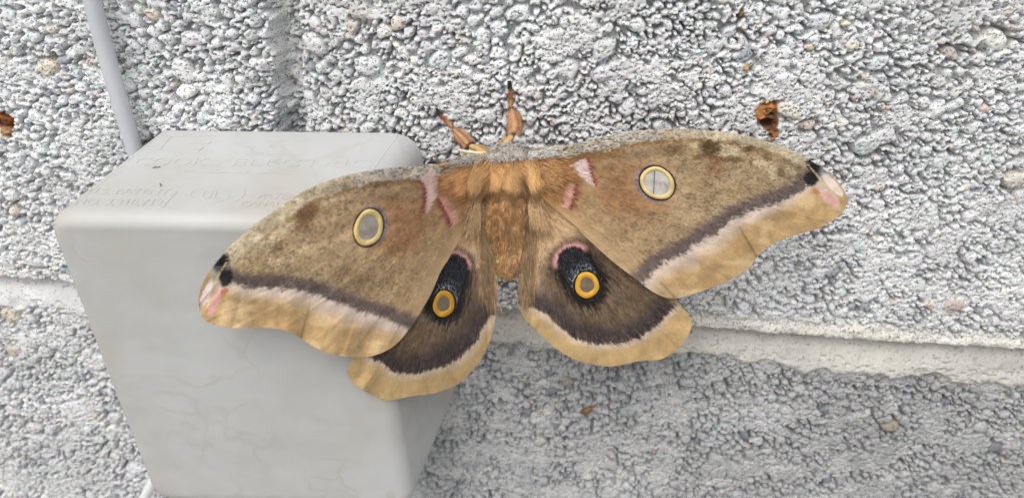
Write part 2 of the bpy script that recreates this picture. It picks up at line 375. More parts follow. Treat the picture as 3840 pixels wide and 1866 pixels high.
# region of every cell
reg = np.where(is_bed, 1, np.where(is_head, 2, np.where(GZ > zt, np.where(GX < -.0427, 3, 4), 5)))
FA = grid_faces(nz, nx)
fid = ID.reshape(-1)[FA[:, 0]]; freg = reg.reshape(-1)[FA[:, 0]]
def inpoly(px, py, poly):
    poly = np.asarray(poly, float); r = np.zeros(px.shape, bool); j = len(poly)-1
    for i in range(len(poly)):
        xi, yi = poly[i]; xj, yj = poly[j]
        r ^= ((yi > py) != (yj > py)) & (px < (xj-xi)*(py-yi)/(yj-yi+1e-9)+xi); j = i
    return r
c0 = VERT[FA[:, 0]]
under = inpoly(c0[:, 0], c0[:, 2], [(-.060, .013), (-.026, .015), (-.017, -.030), (-.052, -.033)])     # behind the box: never built
FA = FA[~under]; fid = fid[~under]; freg = freg[~under]
# which stones show largest
q = VERT-CAM; zc = q@F; PX = 1920+FPX*(q@RT)/zc; PY = 933-FPX*(q@UP)/zc
seen = (PX > 0) & (PX < 3840) & (PY > 0) & (PY < 1866)
hid = inpoly(PX, PY, [(190, 835), (600, 490), (1560, 490), (1720, 1470), (1555, 1866), (570, 1850)]) | inpoly(PX, PY, [(745, 1150), (1150, 715), (1560, 620), (1900, 565), (2500, 484), (2950, 556), (3180, 746), (3129, 822), (2735, 1049), (2545, 1140), (2590, 1220), (2393, 1353), (2173, 1353), (1970, 1200), (1840, 1270), (1442, 1498), (1300, 1395)])
wgt = (seen & ~hid)/zc**2
isb = np.isin(reg.reshape(-1), (3, 4, 5)) & (ID.reshape(-1) >= 0)
area = np.bincount(ID.reshape(-1)[isb], weights=wgt[isb], minlength=nst)
big = np.argsort(-area)[:300]
isbig = np.zeros(nst, bool); isbig[big] = True
isbig = isbig & (area > 0)
def part(name, sel, m, parent):
    f = FA[sel]; u, inv = np.unique(f, return_inverse=True)
    return mesh_np(name, VERT[u], [inv.reshape(-1, 4)], m, parent, COLF[u])
def plain_slabs(x0, x1, z0, z1):
    """the parts of a block that lie outside the detailed field, plus its core"""
    V, Fc = [], []
    def bx(a, b, y0, y1, c, d):
        if b-a < 1e-4 or d-c < 1e-4: return
        n = len(V)
        for X in (a, b):
            for Y in (y0, y1):
                for Z in (c, d): V.append((X, Y, Z))
        Fc.extend([[n+i for i in g] for g in ((0, 1, 3, 2), (4, 6, 7, 5), (0, 4, 5, 1), (2, 3, 7, 6), (0, 2, 6, 4), (1, 5, 7, 3))])
    bx(x0, x1, .0095, .19, z0, z1)
    bx(x0, min(x1, WX0), .0004, .007, z0, z1); bx(max(x0, WX1), x1, .0004, .007, z0, z1)
    bx(max(x0, WX0), min(x1, WX1), .0004, .007, max(z0, WZ1), z1); bx(max(x0, WX0), min(x1, WX1), .0004, .007, z0, min(z1, WZ0))
    return np.array(V), np.array(Fc)
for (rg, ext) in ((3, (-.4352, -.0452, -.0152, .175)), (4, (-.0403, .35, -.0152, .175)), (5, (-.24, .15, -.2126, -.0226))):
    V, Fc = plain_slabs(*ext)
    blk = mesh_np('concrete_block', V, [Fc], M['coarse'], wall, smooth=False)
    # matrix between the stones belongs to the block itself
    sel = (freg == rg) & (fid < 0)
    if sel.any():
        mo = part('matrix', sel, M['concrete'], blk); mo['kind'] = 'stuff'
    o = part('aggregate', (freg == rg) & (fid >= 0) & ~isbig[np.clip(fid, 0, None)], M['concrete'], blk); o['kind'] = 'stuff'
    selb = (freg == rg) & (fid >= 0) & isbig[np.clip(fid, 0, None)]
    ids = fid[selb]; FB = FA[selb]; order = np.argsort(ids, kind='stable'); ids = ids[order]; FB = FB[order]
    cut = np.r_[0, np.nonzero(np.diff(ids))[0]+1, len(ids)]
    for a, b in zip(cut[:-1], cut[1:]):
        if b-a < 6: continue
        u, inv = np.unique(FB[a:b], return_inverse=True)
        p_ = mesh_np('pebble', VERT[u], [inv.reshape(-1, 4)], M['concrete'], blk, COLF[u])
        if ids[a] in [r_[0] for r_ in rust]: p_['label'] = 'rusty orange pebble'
part('mortar_joint', freg == 1, M['mortar'], wall)
part('mortar_joint', freg == 2, M['concrete'], wall)
for (x0, x1, z0, z1) in ((-.64, -.25, -.2126, -.0226), (.16, .55, -.2126, -.0226)):
    V, Fc = plain_slabs(x0, x1, z0, z1); mesh_np('concrete_block', V, [Fc], M['coarse'], wall, smooth=False)

# ------------------------------------------------------------------ plastic junction box
DB = .030
def P3(px, py, y): return bp(px, py, y)
bTL, bTR, bBR, bBL = bp(600, 489), bp(1570, 500), bp(1722, 1475), np.array((-.0575, 0, -.0405))
fTL, fBL, fBR = bp(146, 808, -DB), bp(572, 1884, -DB+.002), bp(1548, 1925, -DB+.002)
fTR = bp(186, 818, -DB) + (bTR-bTL)*np.array((1.0, 1, 1)); fTR[1] = -DB
for c_ in (fTL, fTR, fBR, fBL): c_[1] = -DB+.0022*(fTL[2]-c_[2])/(fTL[2]-fBL[2])      # one true plane
def rounded(C4, rads, n=14):
    """closed outline with rounded corners; same point count for every call"""
    out = []
    for k in range(4):
        a, b, c = C4[k-1], C4[k], C4[(k+1) % 4]
        u = (a-b)/np.linalg.norm(a-b); v = (c-b)/np.linalg.norm(c-b); r = rads[k]
        p, q_ = b+u*r, b+v*r
        for tt in np.linspace(0, 1, n):
            out.append((1-tt)**2*p+2*tt*(1-tt)*b+tt*tt*q_)
    out = np.array(out)
    # subdivide the straight sides as well
    res = []
    for k in range(4):
        seg = out[k*n:(k+1)*n]; nxt = out[((k+1) % 4)*n]
        res.append(seg); res.append(seg[-1]+(nxt-seg[-1])*np.linspace(0, 1, 20)[1:-1, None])
    return np.vstack(res)
Cb = [bTL, bTR, bBR, bBL]; Cf = [fTL, fTR, fBR, fBL]
rb = rounded(Cb, (.0012, .0055, .004, .004)); rf = rounded(Cf, (.0043, .0070, .0052, .0046))
RE = .0024
rings = []
cen = rf.mean(0)
def inset(ring, d):
    c = ring.mean(0); v = ring-c; L = np.linalg.norm(v, axis=1, keepdims=True)
    # inset along the outline's own inward normal
    tng = np.roll(ring, -1, 0)-np.roll(ring, 1, 0); n = np.stack([tng[:, 2], 0*tng[:, 0], -tng[:, 0]], 1)
    n /= np.linalg.norm(n, axis=1, keepdims=True)+1e-12
    n *= np.sign((n*(c-ring)).sum(1, keepdims=True))
    return ring+n*d
depthv = (rb-rf)[:, 1].mean()
for s in np.linspace(0, 1, 16):
    tt = s*(1-RE/DB); rings.append(rb*(1-tt)+rf*tt)
base = rings[-1]; dirv = (rf-rb)
for a in np.linspace(0, math.pi/2, 9)[1:]:
    rings.append(inset(rb+dirv*(1-RE/DB+RE/DB*math.sin(a)), RE*(1-math.cos(a))))
rings[-1][:, 1] = -DB+.0022*(fTL[2]-rings[-1][:, 2])/(fTL[2]-fBL[2])
last = rings[-1]; c = last.mean(0)
for s in np.linspace(0, .97, 26)[1:]:
    rg_ = last*(1-s)+c*s
    rings.append(rg_)
RV = np.vstack(rings); npnt = len(rb)
# hand-moulded waviness of the front
xx, zz = RV[:, 0], RV[:, 2]
fr = ss(-.006, -.026, RV[:, 1])
RV[:, 1] += fr*((fbm(xx/.022+3, zz/.022, 91, 2)-.5)*.0010)
box = thing('junction_box', 'pale grey plastic junction box on the wall with raised lettering on its top', 'box', (-.0425, 0, -.01))
def local(o, root):
    """keep world coordinates of a mesh under a root that stands elsewhere"""
    o.parent = root; o.matrix_parent_inverse = Matrix.Translation(-Vector(root.location)); return o
cap = np.arange(npnt)[None, :]+npnt*(len(rings)-1)
RV = np.vstack([RV, RV[cap[0]].mean(0)]); ci = len(RV)-1
fan = np.stack([cap[0], np.roll(cap[0], -1), np.full(npnt, ci)], 1)
housing = local(mesh_np('housing', RV, [grid_faces(len(rings), npnt, True), fan], M['plastic']), box)
from mathutils.bvhtree import BVHTree
hb = BVHTree.FromPolygons([Vector(v) for v in RV], [list(f) for f in np.vstack([grid_faces(len(rings), npnt, True)])]+[list(f) for f in fan])
# raised marks lie on the top face
def hit_plane(px, py, p0, n):
    d = F+((px-1920)/FPX)*RT-((py-933)/FPX)*UP
    return CAM+d*(((p0-CAM)@n)/(d@n))
tn = np.cross(bTR-bTL, fTL-bTL); tn /= np.linalg.norm(tn)
if tn[2] < 0: tn = -tn
def seat(P):
    r = hb.ray_cast(Vector(P+tn*.01), Vector(-tn), .03)
    return np.array(r[0]) if r[0] is not None else P
def onto(px, py): return seat(hit_plane(px, py, bTL, tn))
def strip(pts, wd=.00022, h=.00014):
    """a raised moulded line through points on the top face"""
    P = np.array(pts); T = np.gradient(P, axis=0); T /= np.linalg.norm(T, axis=1, keepdims=True)+1e-12
    S = np.cross(T, tn); S /= np.linalg.norm(S, axis=1, keepdims=True)+1e-12
    prof = [(-1, -.5), (-.6, 1), (.6, 1), (1, -.5)]
    V = np.stack([P+S*wd*.5*a+tn*h*b for a, b in prof], 1).reshape(-1, 3)
    return V, grid_faces(len(P), 4)
def lines(name, plist, wd=.00018, h=.00008):
    V, Fc, n = [], [], 0
    for pl in plist:
        v, f_ = strip([onto(*p_) for p_ in pl], wd, h); V.append(v); Fc.append(f_+n); n += len(v)
    return local(mesh_np(name, np.vstack(V), [np.vstack(Fc)], M['plastic'], smooth=False), box)
def text(name, s, p_start, p_end, p_up, wide=True):
    """text moulded on the top face: baseline from p_start to p_end (photo pixels), cap height up to p_up"""
    cu = bpy.data.curves.new(name, 'FONT'); cu.body = s; cu.resolution_u = 3; cu.extrude = .5
    ob = bpy.data.objects.new(name, cu); sc.collection.objects.link(ob)
    dg = bpy.context.evaluated_depsgraph_get(); me = bpy.data.meshes.new_from_object(ob.evaluated_get(dg))
    bpy.data.objects.remove(ob); bpy.data.curves.remove(cu)
    n = len(me.vertices); co = np.zeros(n*3, np.float32); me.vertices.foreach_get('co', co); co = co.reshape(-1, 3)
    A, B, Cc = onto(*p_start), onto(*p_end), onto(*p_up)
    x0, x1 = co[:, 0].min(), co[:, 0].max(); y1 = .69
    W = A+((co[:, :1]-x0)/(x1-x0))*(B-A)+(co[:, 1:2]/y1)*(Cc-A)
    W = np.array([seat(p_) for p_ in W])+tn*(np.where(co[:, 2:3] > 0, .000065, -.00003))
    me.vertices.foreach_set('co', W.astype(np.float32).ravel()); me.polygons.foreach_set('use_smooth', np.zeros(len(me.polygons), bool)); me.update()
    me.materials.append(M['plastic'])
    return local(link(bpy.data.objects.new(name, me)), box)
text('raised_lettering', 'COOK', (494, 620), (773, 620), (516, 592))
text('raised_lettering', 'ELECTRIC', (866, 622), (1385, 625), (884, 595))
text('raised_lettering', 'U.S. PATENT', (324, 726), (630, 727), (340, 707))
text('raised_lettering', 'NO. 3,310,712', (276, 767), (604, 768), (294, 744))
text('raised_lettering', 'PATENTED', (962, 742), (1200, 744), (980, 720))
text('raised_lettering', 'CANADA', (897, 770), (1090, 772), (913, 749))
text('raised_lettering', 'UL', (752, 742), (824, 742), (763, 714))
lines('raised_rule', [[(690+i*40, 644+i*.75) for i in range(11)]], .0002, .00011)
lines('raised_logo', [[(598, 564), (619, 539), (640, 514), (730, 512), (815, 508)], [(552, 565), (650, 566), (745, 567), (764, 552)], [(690, 540), (735, 541), (778, 543), (794, 530)]])
lines('raised_slash', [[(663, 718), (637, 745), (610, 773)]])
ci_ = [(786+74*math.cos(a), 729+27*math.sin(a)) for a in np.linspace(0, 6.2832, 40)]
co_ = [(806+112*math.cos(a), 715+50*math.sin(a)) for a in np.linspace(-1.2, 1.9, 30)]
lines('raised_ring', [ci_, co_], .00016, .00006)
lines('moulding_line', [[(1493, 503), (1445, 566), (1396, 632)]], .00016, .00005)
lines('moulding_line', [[(584, 520), (480, 604), (380, 686), (290, 760)]], .00016, .00005)

# ------------------------------------------------------------------ cables and small things on the wall
def tube(pts, rad, nseg=14, n=40):
    P = spline(pts, n); T = np.gradient(P, axis=0); T /= np.linalg.norm(T, axis=1, keepdims=True)
    A = np.cross(T, (0, 1, 0.02)); A /= np.linalg.norm(A, axis=1, keepdims=True); B = np.cross(T, A)
    rad = np.interp(np.linspace(0, 1, n), np.linspace(0, 1, len(np.atleast_1d(rad))), np.atleast_1d(rad))
    an = np.linspace(0, 2*math.pi, nseg, endpoint=False)
    V = P[:, None]+rad[:, None, None]*(A[:, None]*np.cos(an)[None, :, None]+B[:, None]*np.sin(an)[None, :, None])
    V = V.reshape(-1, 3); Fc = grid_faces(n, nseg, True)
    V = np.vstack([V, P[0], P[-1]])
    i = np.arange(nseg); j = (i+1) % nseg
    caps = np.vstack([np.stack([j, i, np.full(nseg, len(V)-2)], 1), np.stack([i+nseg*(n-1), j+nseg*(n-1), np.full(nseg, len(V)-1)], 1)])
    return V, [Fc, caps]
V, Fc = tube([bp(295, -200, -.0026), bp(345, 0, -.0026), bp(392, 180, -.0025), bp(447, 370, -.0024), bp(505, 560, -.0024), bp(560, 720, -.003), bp(640, 820, -.008)], (.00150, .00150, .00142), 18, 60)
tag(mesh_np('cable', V, Fc, M['cable']), 'grey round cable running down the wall into the top of the plastic box', 'cable')
V, Fc = tube([bp(600, 1760, -.006), bp(566, 1822, -.005), bp(535, 1885, -.004), bp(500, 1990, -.003)], .0012, 14, 24)
tag(mesh_np('cable', V, Fc, M['whitecable']), 'short white cable end showing below the lower left corner of the box', 'cable')
# dry husk stuck to the lower block
hp = spline([bp(2176, 1545, -.0009), bp(2190, 1541, -.0013), bp(2208, 1533, -.0014), bp(2226, 1523, -.0011), bp(2244, 1512, -.0008)], 22)
V, Fc = tube(hp, (.0002, .0006, .0008, .0006, .0003, .0002, .0001), 10, 22)
V = V+(rng.random(V.shape)-.5)*.0002
tag(mesh_np('seed_husk', V, Fc, M['husk']), 'small brown dry husk stuck on the lower grey block', 'husk')
for pts, lb in (([(575, 633), (583, 628), (592, 630), (602, 628)], 'thin curled dark fibre lying on the box top under the raised letters'), ([(601, 690), (604, 695), (602, 699)], 'tiny dark speck of lint beside the raised oval on the box top')):
    V, Fc = tube([onto(*p_)+tn*.0002 for p_ in pts], .00007, 6, 16)
    tag(mesh_np('lint_fibre', V, Fc, M['fibre']), lb, 'lint')

# ------------------------------------------------------------------ the moth
moth = thing('moth', 'large tan furry moth with spread wings and yellow ringed eyespots beside the plastic box', 'moth', (-.001, -.012, .0))
def sl(px): return np.clip((1830-np.asarray(px, float))/1085, 0, 1.1)
def yl(px, py):    # left wings rise over the box
    s = sl(px); return -(.0160+.0197*(1-np.clip(1-s, 0, 1)**3)) - .0004*np.sin(np.asarray(py)/70.)*s
def yr(px, py):    # right wings lie nearly along the wall
    s = np.clip((np.asarray(px, float)-1940)/1240, -.1, 1.1); return -(.0160-.0050*s+.0016*np.sin(np.clip(s, 0, 1)*math.pi)) - .0003*np.sin(np.asarray(py)/60.)*s
def wing_noise(P, root):
    d = P-np.asarray(root, float); r = np.hypot(d[..., 0], d[..., 1])+1e-6; a = np.arctan2(d[..., 1], d[..., 0])
    rr = np.maximum(r, 60)
    st = vn(a*140, r/38., 101)*.5+vn(a*260, r/26., 103)*.5      # streaks along the hairs
    sp = fbm(P[..., 0]/7.5, P[..., 1]/7.5, 107, 2)
    n1 = fbm(P[..., 0]/62., P[..., 1]/62., 109, 4); n2 = fbm(P[..., 0]/26., P[..., 1]/26., 113, 3)
    return r, a, st, sp, n1, n2

def fore_colour(P, S):
    r, a, st, sp, n1, n2 = wing_noise(P, S['root'])
    W = P+np.stack([(n2-.5)*16+(sp-.5)*15, (vn(P[..., 0]/22., P[..., 1]/22., 131)-.5)*9+(st-.5)*22+(sp-.5)*16], -1)
    L = r/S['len']
    c = np.zeros(P.shape[:-1]+(3,))+(179, 153, 119)
    c = mixc(c, (174, 128, 82), ss(.34, .08, L+(n2-.5)*.12))
    c = mixc(c, (178, 156, 122), ss(.55, .8, L))
    din, _ = pdist(P, S['inner']); din = np.abs(din)
    c = mixc(c, (194, 164, 124), .85*ss(260, 40, din+(n2-.5)*80)*ss(.12, .3, L))
    c = mixc(c, (154, 132, 102), .3*ss(.50, .72, n1)*ss(.2, .4, L))
    c = mixc(c, (200, 182, 150), .5*ss(.48, .72, fbm(P[..., 0]/44., P[..., 1]/44., 117, 3))*ss(.48, .66, L))
    for (x, y, rx, ry, dg, col, k) in S['blobs']:
        c = mixc(c, col, k*ss(1.2, .45, ell(W, (x, y), rx, ry, dg)+(n2-.5)*.6))
    # dark and pale scales
    c = mixc(c, (92, 76, 56), .42*ss(.60, .74, vn(P[..., 0]/6.5+(st-.5)*2, P[..., 1]/6.5, 119))*ss(.14, .42, L)*(.45+.55*ss(.35, .6, n1))*ss(20, 150, din))
    c = mixc(c, (206, 186, 150), .35*ss(.66, .8, vn(P[..., 0]/6., P[..., 1]/6., 121))*ss(.3, .5, L))
    # costal band
    dc, tc_ = pdist(P, S['lead']); dc = np.abs(dc)+(sp-.5)*22+(n2-.5)*20
    wd = np.interp(tc_, [0, .15, .35, .6, .85, 1], S['cw'])
    k = ss(wd*1.15, wd*.75, dc)
    cc = np.where((tc_ < .45)[..., None], (206, 197, 182), (206, 192, 164)) + (sp-.5)[..., None]*30
    cc = mixc(cc, (92, 84, 76), .8*ss(.60, .72, vn(P[..., 0]/6.5, P[..., 1]/5.5, 123))*ss(.9, .1, tc_))
    c = np.where(True, c*(1-k[..., None]) + cc*k[..., None], c)
    c = mixc(c, (120, 84, 50), .55*np.exp(-((dc-wd*1.05)/7)**2)*ss(.9, .6, tc_))
    # postmedial line and the margin outside it
    dp, tp = pdist(W, S['pm']); dp = dp*S['sgn']                       # + towards the outer margin
    dpc, _ = pdist(P, S['pm']); dpc = dpc*S['sgn']
    tan = np.zeros_like(c)+(188, 158, 114)
    vein = np.abs(np.sin(tp*26+.8*np.sin(tp*9)+S['ph']))
    tan = tan*(1+(n2-.5)[..., None]*.10+(st-.5)[..., None]*.12) ; tan = mixc(tan, (160, 126, 84), .34*ss(.16, 0., vein)*ss(20, 60, dpc)+.25*ss(.45, .7, n1))
    tan = mixc(tan, (216, 190, 148), .6*ss(.55, .75, fbm(P[..., 0]/70, P[..., 1]/50, 125, 2)))
    wide = np.interp(tp, [0, .25, .6, 1], S['ww'])
    lav = np.array((222, 208, 202.))+(st-.5)[..., None]*26+(sp-.5)[..., None]*18
    kk = ss(8, 18, dp)
    c = c*(1-kk[..., None])+tan*kk[..., None]
    lw = ss(-4, 16, dp)*ss(wide*1.6, wide*.25, dp)*ss(0., .06, tp)
    c = c*(1-.78*lw[..., None])+lav*.78*lw[..., None]
    dk = np.exp(-np.clip(np.abs(dp+17)-12, 0, None)**2/(2*9.5**2))
    c = c*(1-.84*dk[..., None]) + .84*dk[..., None]*(np.array((94, 84, 86.))+(sp-.5)[..., None]*52)
    hz = ss(-62, -30, dp)*ss(-14, -30, dp)
    c = mixc(c, (126, 106, 96), .5*hz)
    # pink antemedial marks
    for tri in S['tris']:
        d_, t_ = pdist(P+np.stack([(st-.5)*10, (sp-.5)*10], -1), tri['line']); d_ = d_*tri['s']
        wv = np.interp(t_, [0, .5, 1], tri['w'])
        tip = ss(0, .03, t_)*ss(1, .97, t_)
        c = mixc(c, tri['col'], .95*ss(-3, 3, d_)*ss(wv+8, wv-8, d_)*tip)
        c = mixc(c, (134, 54, 52), .9*np.exp(-((d_+4)/6.5)**2)*tip)
        c = mixc(c, (150, 92, 66), .4*ss(-26, -6, d_)*ss(0, -8, d_)*tip)
    # apex
    for (x, y, rx, ry, dg, col, k) in S['apex']:
        c = mixc(c, col, k*ss(1.2, .75, ell(P, (x, y), rx, ry, dg)+(sp-.5)*.35))
    d_, _ = pdist(P, S['vein']); c = mixc(c, (206, 190, 150), .9*ss(5, 2.5, np.abs(d_)))
    # eyespot
    E = S['eye']
    e0 = ell(P, (E['c'][0]+E['sh'][0], E['c'][1]+E['sh'][1]), E['a']+9, E['b']+9, E['ang'])
    ein = ell(P, E['c'], E['a'], E['b'], E['ang'])
    c = mixc(c, (160, 110, 72), .5*ss(2.6, 1.1, ell(P, E['rust'], 70, 60)+(n2-.5)*.8))
    c = mixc(c, np.array((134, 124, 128.))+0*c+(sp-.5)[..., None]*70, .9*ss(1.06, 1.0, e0))
    c = mixc(c, (50, 32, 26), ss(1.13, 1.06, ein))
    c = mixc(c, (216, 184, 102), ss(1.0, .96, ein))
    c = mixc(c, S['pane'], ss(.72, .66, ein))
    return c

def hind_colour(P, S):
    r, a, st, sp, n1, n2 = wing_noise(P, S['root'])
    W = P+np.stack([(n2-.5)*18+(st-.5)*10, (sp-.5)*12+(st-.5)*16], -1)
    L = r/S['len']
    c = np.zeros(P.shape[:-1]+(3,))+(228, 198, 158)
    c = mixc(c, (250, 216, 172), ss(.40, .22, L))
    c = c*(1+(st-.5)[..., None]*.2)
    c = mixc(c, (172, 136, 98), .4*ss(.6, .75, st))
    dp, tp = pdist(W, S['pm']); dp = dp*S['sgn']
    # dusky field
    kx = ell(W, S['fc'], S['fa'], S['fb'], S['fang'])
    k = ss(1.15, .7, kx+(n2-.5)*.25)*ss(30, -10, dp)*ss(.20, .34, L+(n2-.5)*.06)*ss(28, 95, np.abs(pdist(W, S['inner'])[0])+(st-.5)*24)
    dusk = np.array((112, 94, 76.))+(st-.5)[..., None]*44+(sp-.5)[..., None]*22
    c = c*(1-.94*k[..., None])+.94*k[..., None]*dusk
    dimr = np.abs(pdist(W, S['axis'])[0])
    c = mixc(c, (26, 22, 20), ss(S['bw']*1.9, S['bw']*1.0, dimr+(st-.5)*26)*ss(1.3, .9, kx))
    c = mixc(c, (150, 124, 92), .5*ss(.66, .8, vn(P[..., 0]/6, P[..., 1]/12, 141))*ss(S['bw'], S['bw']*2, dimr)*k)
    # outer margin
    tan = np.zeros_like(c)+(192, 163, 116); tan = tan*(1+(n2-.5)[..., None]*.12)
    vein = np.abs(np.sin(tp*30+S['ph'])); tan = mixc(tan, (172, 136, 92), .4*ss(.45, 0, vein)*ss(20, 70, dp))
    kk = ss(6, 16, dp); c = c*(1-kk[..., None])+tan*kk[..., None]
    lw = ss(2, 14, dp)*ss(40, 10, dp)
    c = mixc(c, np.array((212, 196, 186.))+0*c+(st-.5)[..., None]*40, .7*lw)
    dk = ss(-S['bandw']*1.25, -S['bandw']*.3, dp)*ss(9, -2, dp)*ss(0, .1, tp)*ss(1.0, .93, tp)
    c = c*(1-.88*dk[..., None])+.88*dk[..., None]*(np.array((72, 63, 63.))+(sp-.5)[..., None]*40+(st-.5)[..., None]*30)
    # velvety black oval with blue-white dust over the ring, pink cap above it
    d_, t_ = pdist(P+np.stack([(sp-.5)*8, (st-.5)*8], -1), S['axis']); d_ = np.abs(d_)
    cap = ell(P+np.stack([(sp-.5)*10, (st-.5)*14], -1), S['pink'][:2], S['pink'][2], S['pink'][3], S['pink'][4])
    c = mixc(c, (208, 146, 138), .75*ss(1.65, 1.1, cap)*S['pm_pink'](P))
    c = mixc(c, (232, 194, 188), .75*ss(1.4, 1.08, cap)*S['pm_pink'](P))
    c = mixc(c, (110, 36, 44), .9*ss(1.06, .98, cap)*S['pm_pink'](P))
    c = mixc(c, (30, 30, 33), ss(S['bw']+2, S['bw']-3, d_))
    E = S['eye']; ein = ell(P, E['c'], E['a'], E['b'], E['ang'])
    dust = ss(2.3, 1.1, ein)*ss(S['bw']+1, S['bw']-6, d_)*S['up'](P)
    fine = ss(.52, .74, vn(P[..., 0]/3.4, P[..., 1]/3.4, 147))
    c = mixc(c, (168, 182, 198), (.22+.65*dust**1.6)*fine*ss(S['bw']+1, S['bw']-4, d_)+.5*ss(1.3, 1.12, ein)*S['up'](P)*ss(.25, .6, sp))
    c = mixc(c, (16, 12, 11), ss(1.18, 1.08, ein))
    c = mixc(c, (222, 168, 58), ss(1.0, .96, ein))
    c = mixc(c, (126, 108, 84), ss(.66, .6, ein))
    return c

def wing(name, lead, trail, nu, nv, colf, yf, S, ups=None, flare=0., m='wing'):
    A = spline(lead, nu); B = spline(trail, nu)
    if ups is not None:
        B = np.stack([np.interp(np.interp(np.linspace(0, 1, nu), ups[0], ups[1]), np.linspace(0, 1, nu), B[:, k]) for k in (0, 1)], 1)
    v = np.linspace(0, 1, nv)[None, :, None]
    P = A[:, None]*(1-v)+B[:, None]*v
    C_ = lin(colf(P, S)).reshape(-1, 3)
    y = yf(P[..., 0], P[..., 1])
    if S.get('relief') is not None: y = y+S['relief'](P)
    V = bp(P[..., 0], P[..., 1], y).reshape(-1, 3)
    o = local(mesh_np(name, V, [grid_faces(nu, nv)], M[m], None, C_), moth)
    return o, P
def ripple(S, k=.0005):
    def f_(P):
        dp, tp = pdist(P, S['pm']); dp = dp*S['sgn']
        root = np.asarray(S['root'], float); d = P-root; a = np.arctan2(d[..., 1], d[..., 0])
        n2 = fbm(P[..., 0]/60., P[..., 1]/60., 151, 2)-.5
        v = 0
        for (x, y) in S.get('veins', []):
            t_ = np.array((x, y), float)-root; L_ = np.hypot(*t_); t_ = t_/L_
            al = d@t_; ac = np.abs(d[..., 0]*t_[1]-d[..., 1]*t_[0]+14*np.sin(al/170.))
            v = v-.00006*np.exp(-(ac/6.5)**2)*ss(.22*L_, .34*L_, al)
        return v + k*np.sin(tp*26+S['ph'])*ss(0, 90, dp)*1.0 + .0006*n2 + .00005*np.sin(a*55)*ss(.15, .4, np.hypot(d[..., 0], d[..., 1])/S['len'])
    return f_
# left forewing
LL = [(1868, 582), (1800, 590), (1700, 607), (1640, 616), (1571, 621), (1476, 629), (1390, 640), (1304, 656), (1218, 682), (1131, 721), (1045, 777), (959, 838), (872, 914), (812, 983), (769, 1043), (743, 1113)]
LTR = [(1868, 600), (1822, 720), (1770, 820), (1706, 930), (1684, 968), (1652, 1019), (1623, 1088), (1603, 1126), (1563, 1192), (1520, 1252), (1476, 1297), (1416, 1328), (1356, 1338), (1287, 1334), (1218, 1320), (1157, 1287), (1105, 1254), (1045, 1233), (959, 1227), (872, 1229), (786, 1210), (752, 1175), (743, 1113)]
SL = dict(root=(1850, 640), len=1130., inner=[(1830, 700), (1706, 930), (1623, 1088), (1520, 1252)], lead=LL, cw=(52, 54, 50, 54, 60, 30), sgn=1, ph=.4,
 pm=[(838, 1030), (864, 1052), (916, 1067), (1002, 1073), (1088, 1076), (1174, 1091), (1261, 1122), (1347, 1156), (1433, 1182), (1511, 1212), (1590, 1246)], ww=(34, 44, 66, 44),
 blobs=[(1060, 830, 60, 45, -20, (220, 204, 172), .9), (985, 895, 60, 45, -30, (218, 202, 170), .85), (1235, 735, 70, 34, -15, (210, 194, 162), .8), (915, 965, 55, 40, -40, (210, 192, 158), .75), (1030, 965, 50, 40, 0, (204, 184, 148), .65),
        (1150, 800, 45, 75, 20, (112, 82, 54), .75), (1130, 755, 30, 25, 0, (92, 74, 54), .7), (1040, 940, 30, 30, 0, (120, 98, 68), .5), (1265, 690, 80, 16, -14, (196, 150, 112), .6), (1300, 1040, 120, 50, 20, (132, 106, 78), .4), (1180, 990, 90, 60, 10, (176, 154, 118), .5), (960, 1010, 70, 40, 0, (160, 136, 100), .5),
        (1760, 690, 90, 50, -20, (168, 110, 58), .6)],
 tris=[dict(line=[(1572, 672), (1590, 690), (1600, 725), (1597, 765), (1590, 800)], s=-1, w=(66, 44, 6), col=(234, 210, 204)), dict(line=[(1645, 740), (1662, 775), (1682, 812), (1696, 846)], s=-1, w=(22, 36, 30), col=(224, 172, 156))],
 apex=[(832, 985, 24, 38, 35, (28, 26, 30), .97), (846, 1042, 26, 34, 20, (34, 30, 34), .97), (806, 1020, 12, 26, 30, (150, 166, 178), .7), (775, 1100, 16, 54, 22, (240, 226, 222), .97), (806, 1130, 17, 56, 24, (222, 166, 162), .92), (842, 1092, 18, 10, -20, (196, 116, 92), .8), (812, 1070, 18, 26, 20, (226, 208, 200), .6)],
 vein=[(848, 985), (815, 1040), (790, 1110), (778, 1150)],
 eye=dict(c=(1382, 853), a=53, b=70, ang=18, sh=(8, -4), rust=(1480, 850)), pane=(150, 146, 142))
SL['veins'] = [(786, 1205), (900, 1226), (1045, 1233), (1157, 1287), (1287, 1334), (1416, 1328)]
SL['relief'] = ripple(SL)
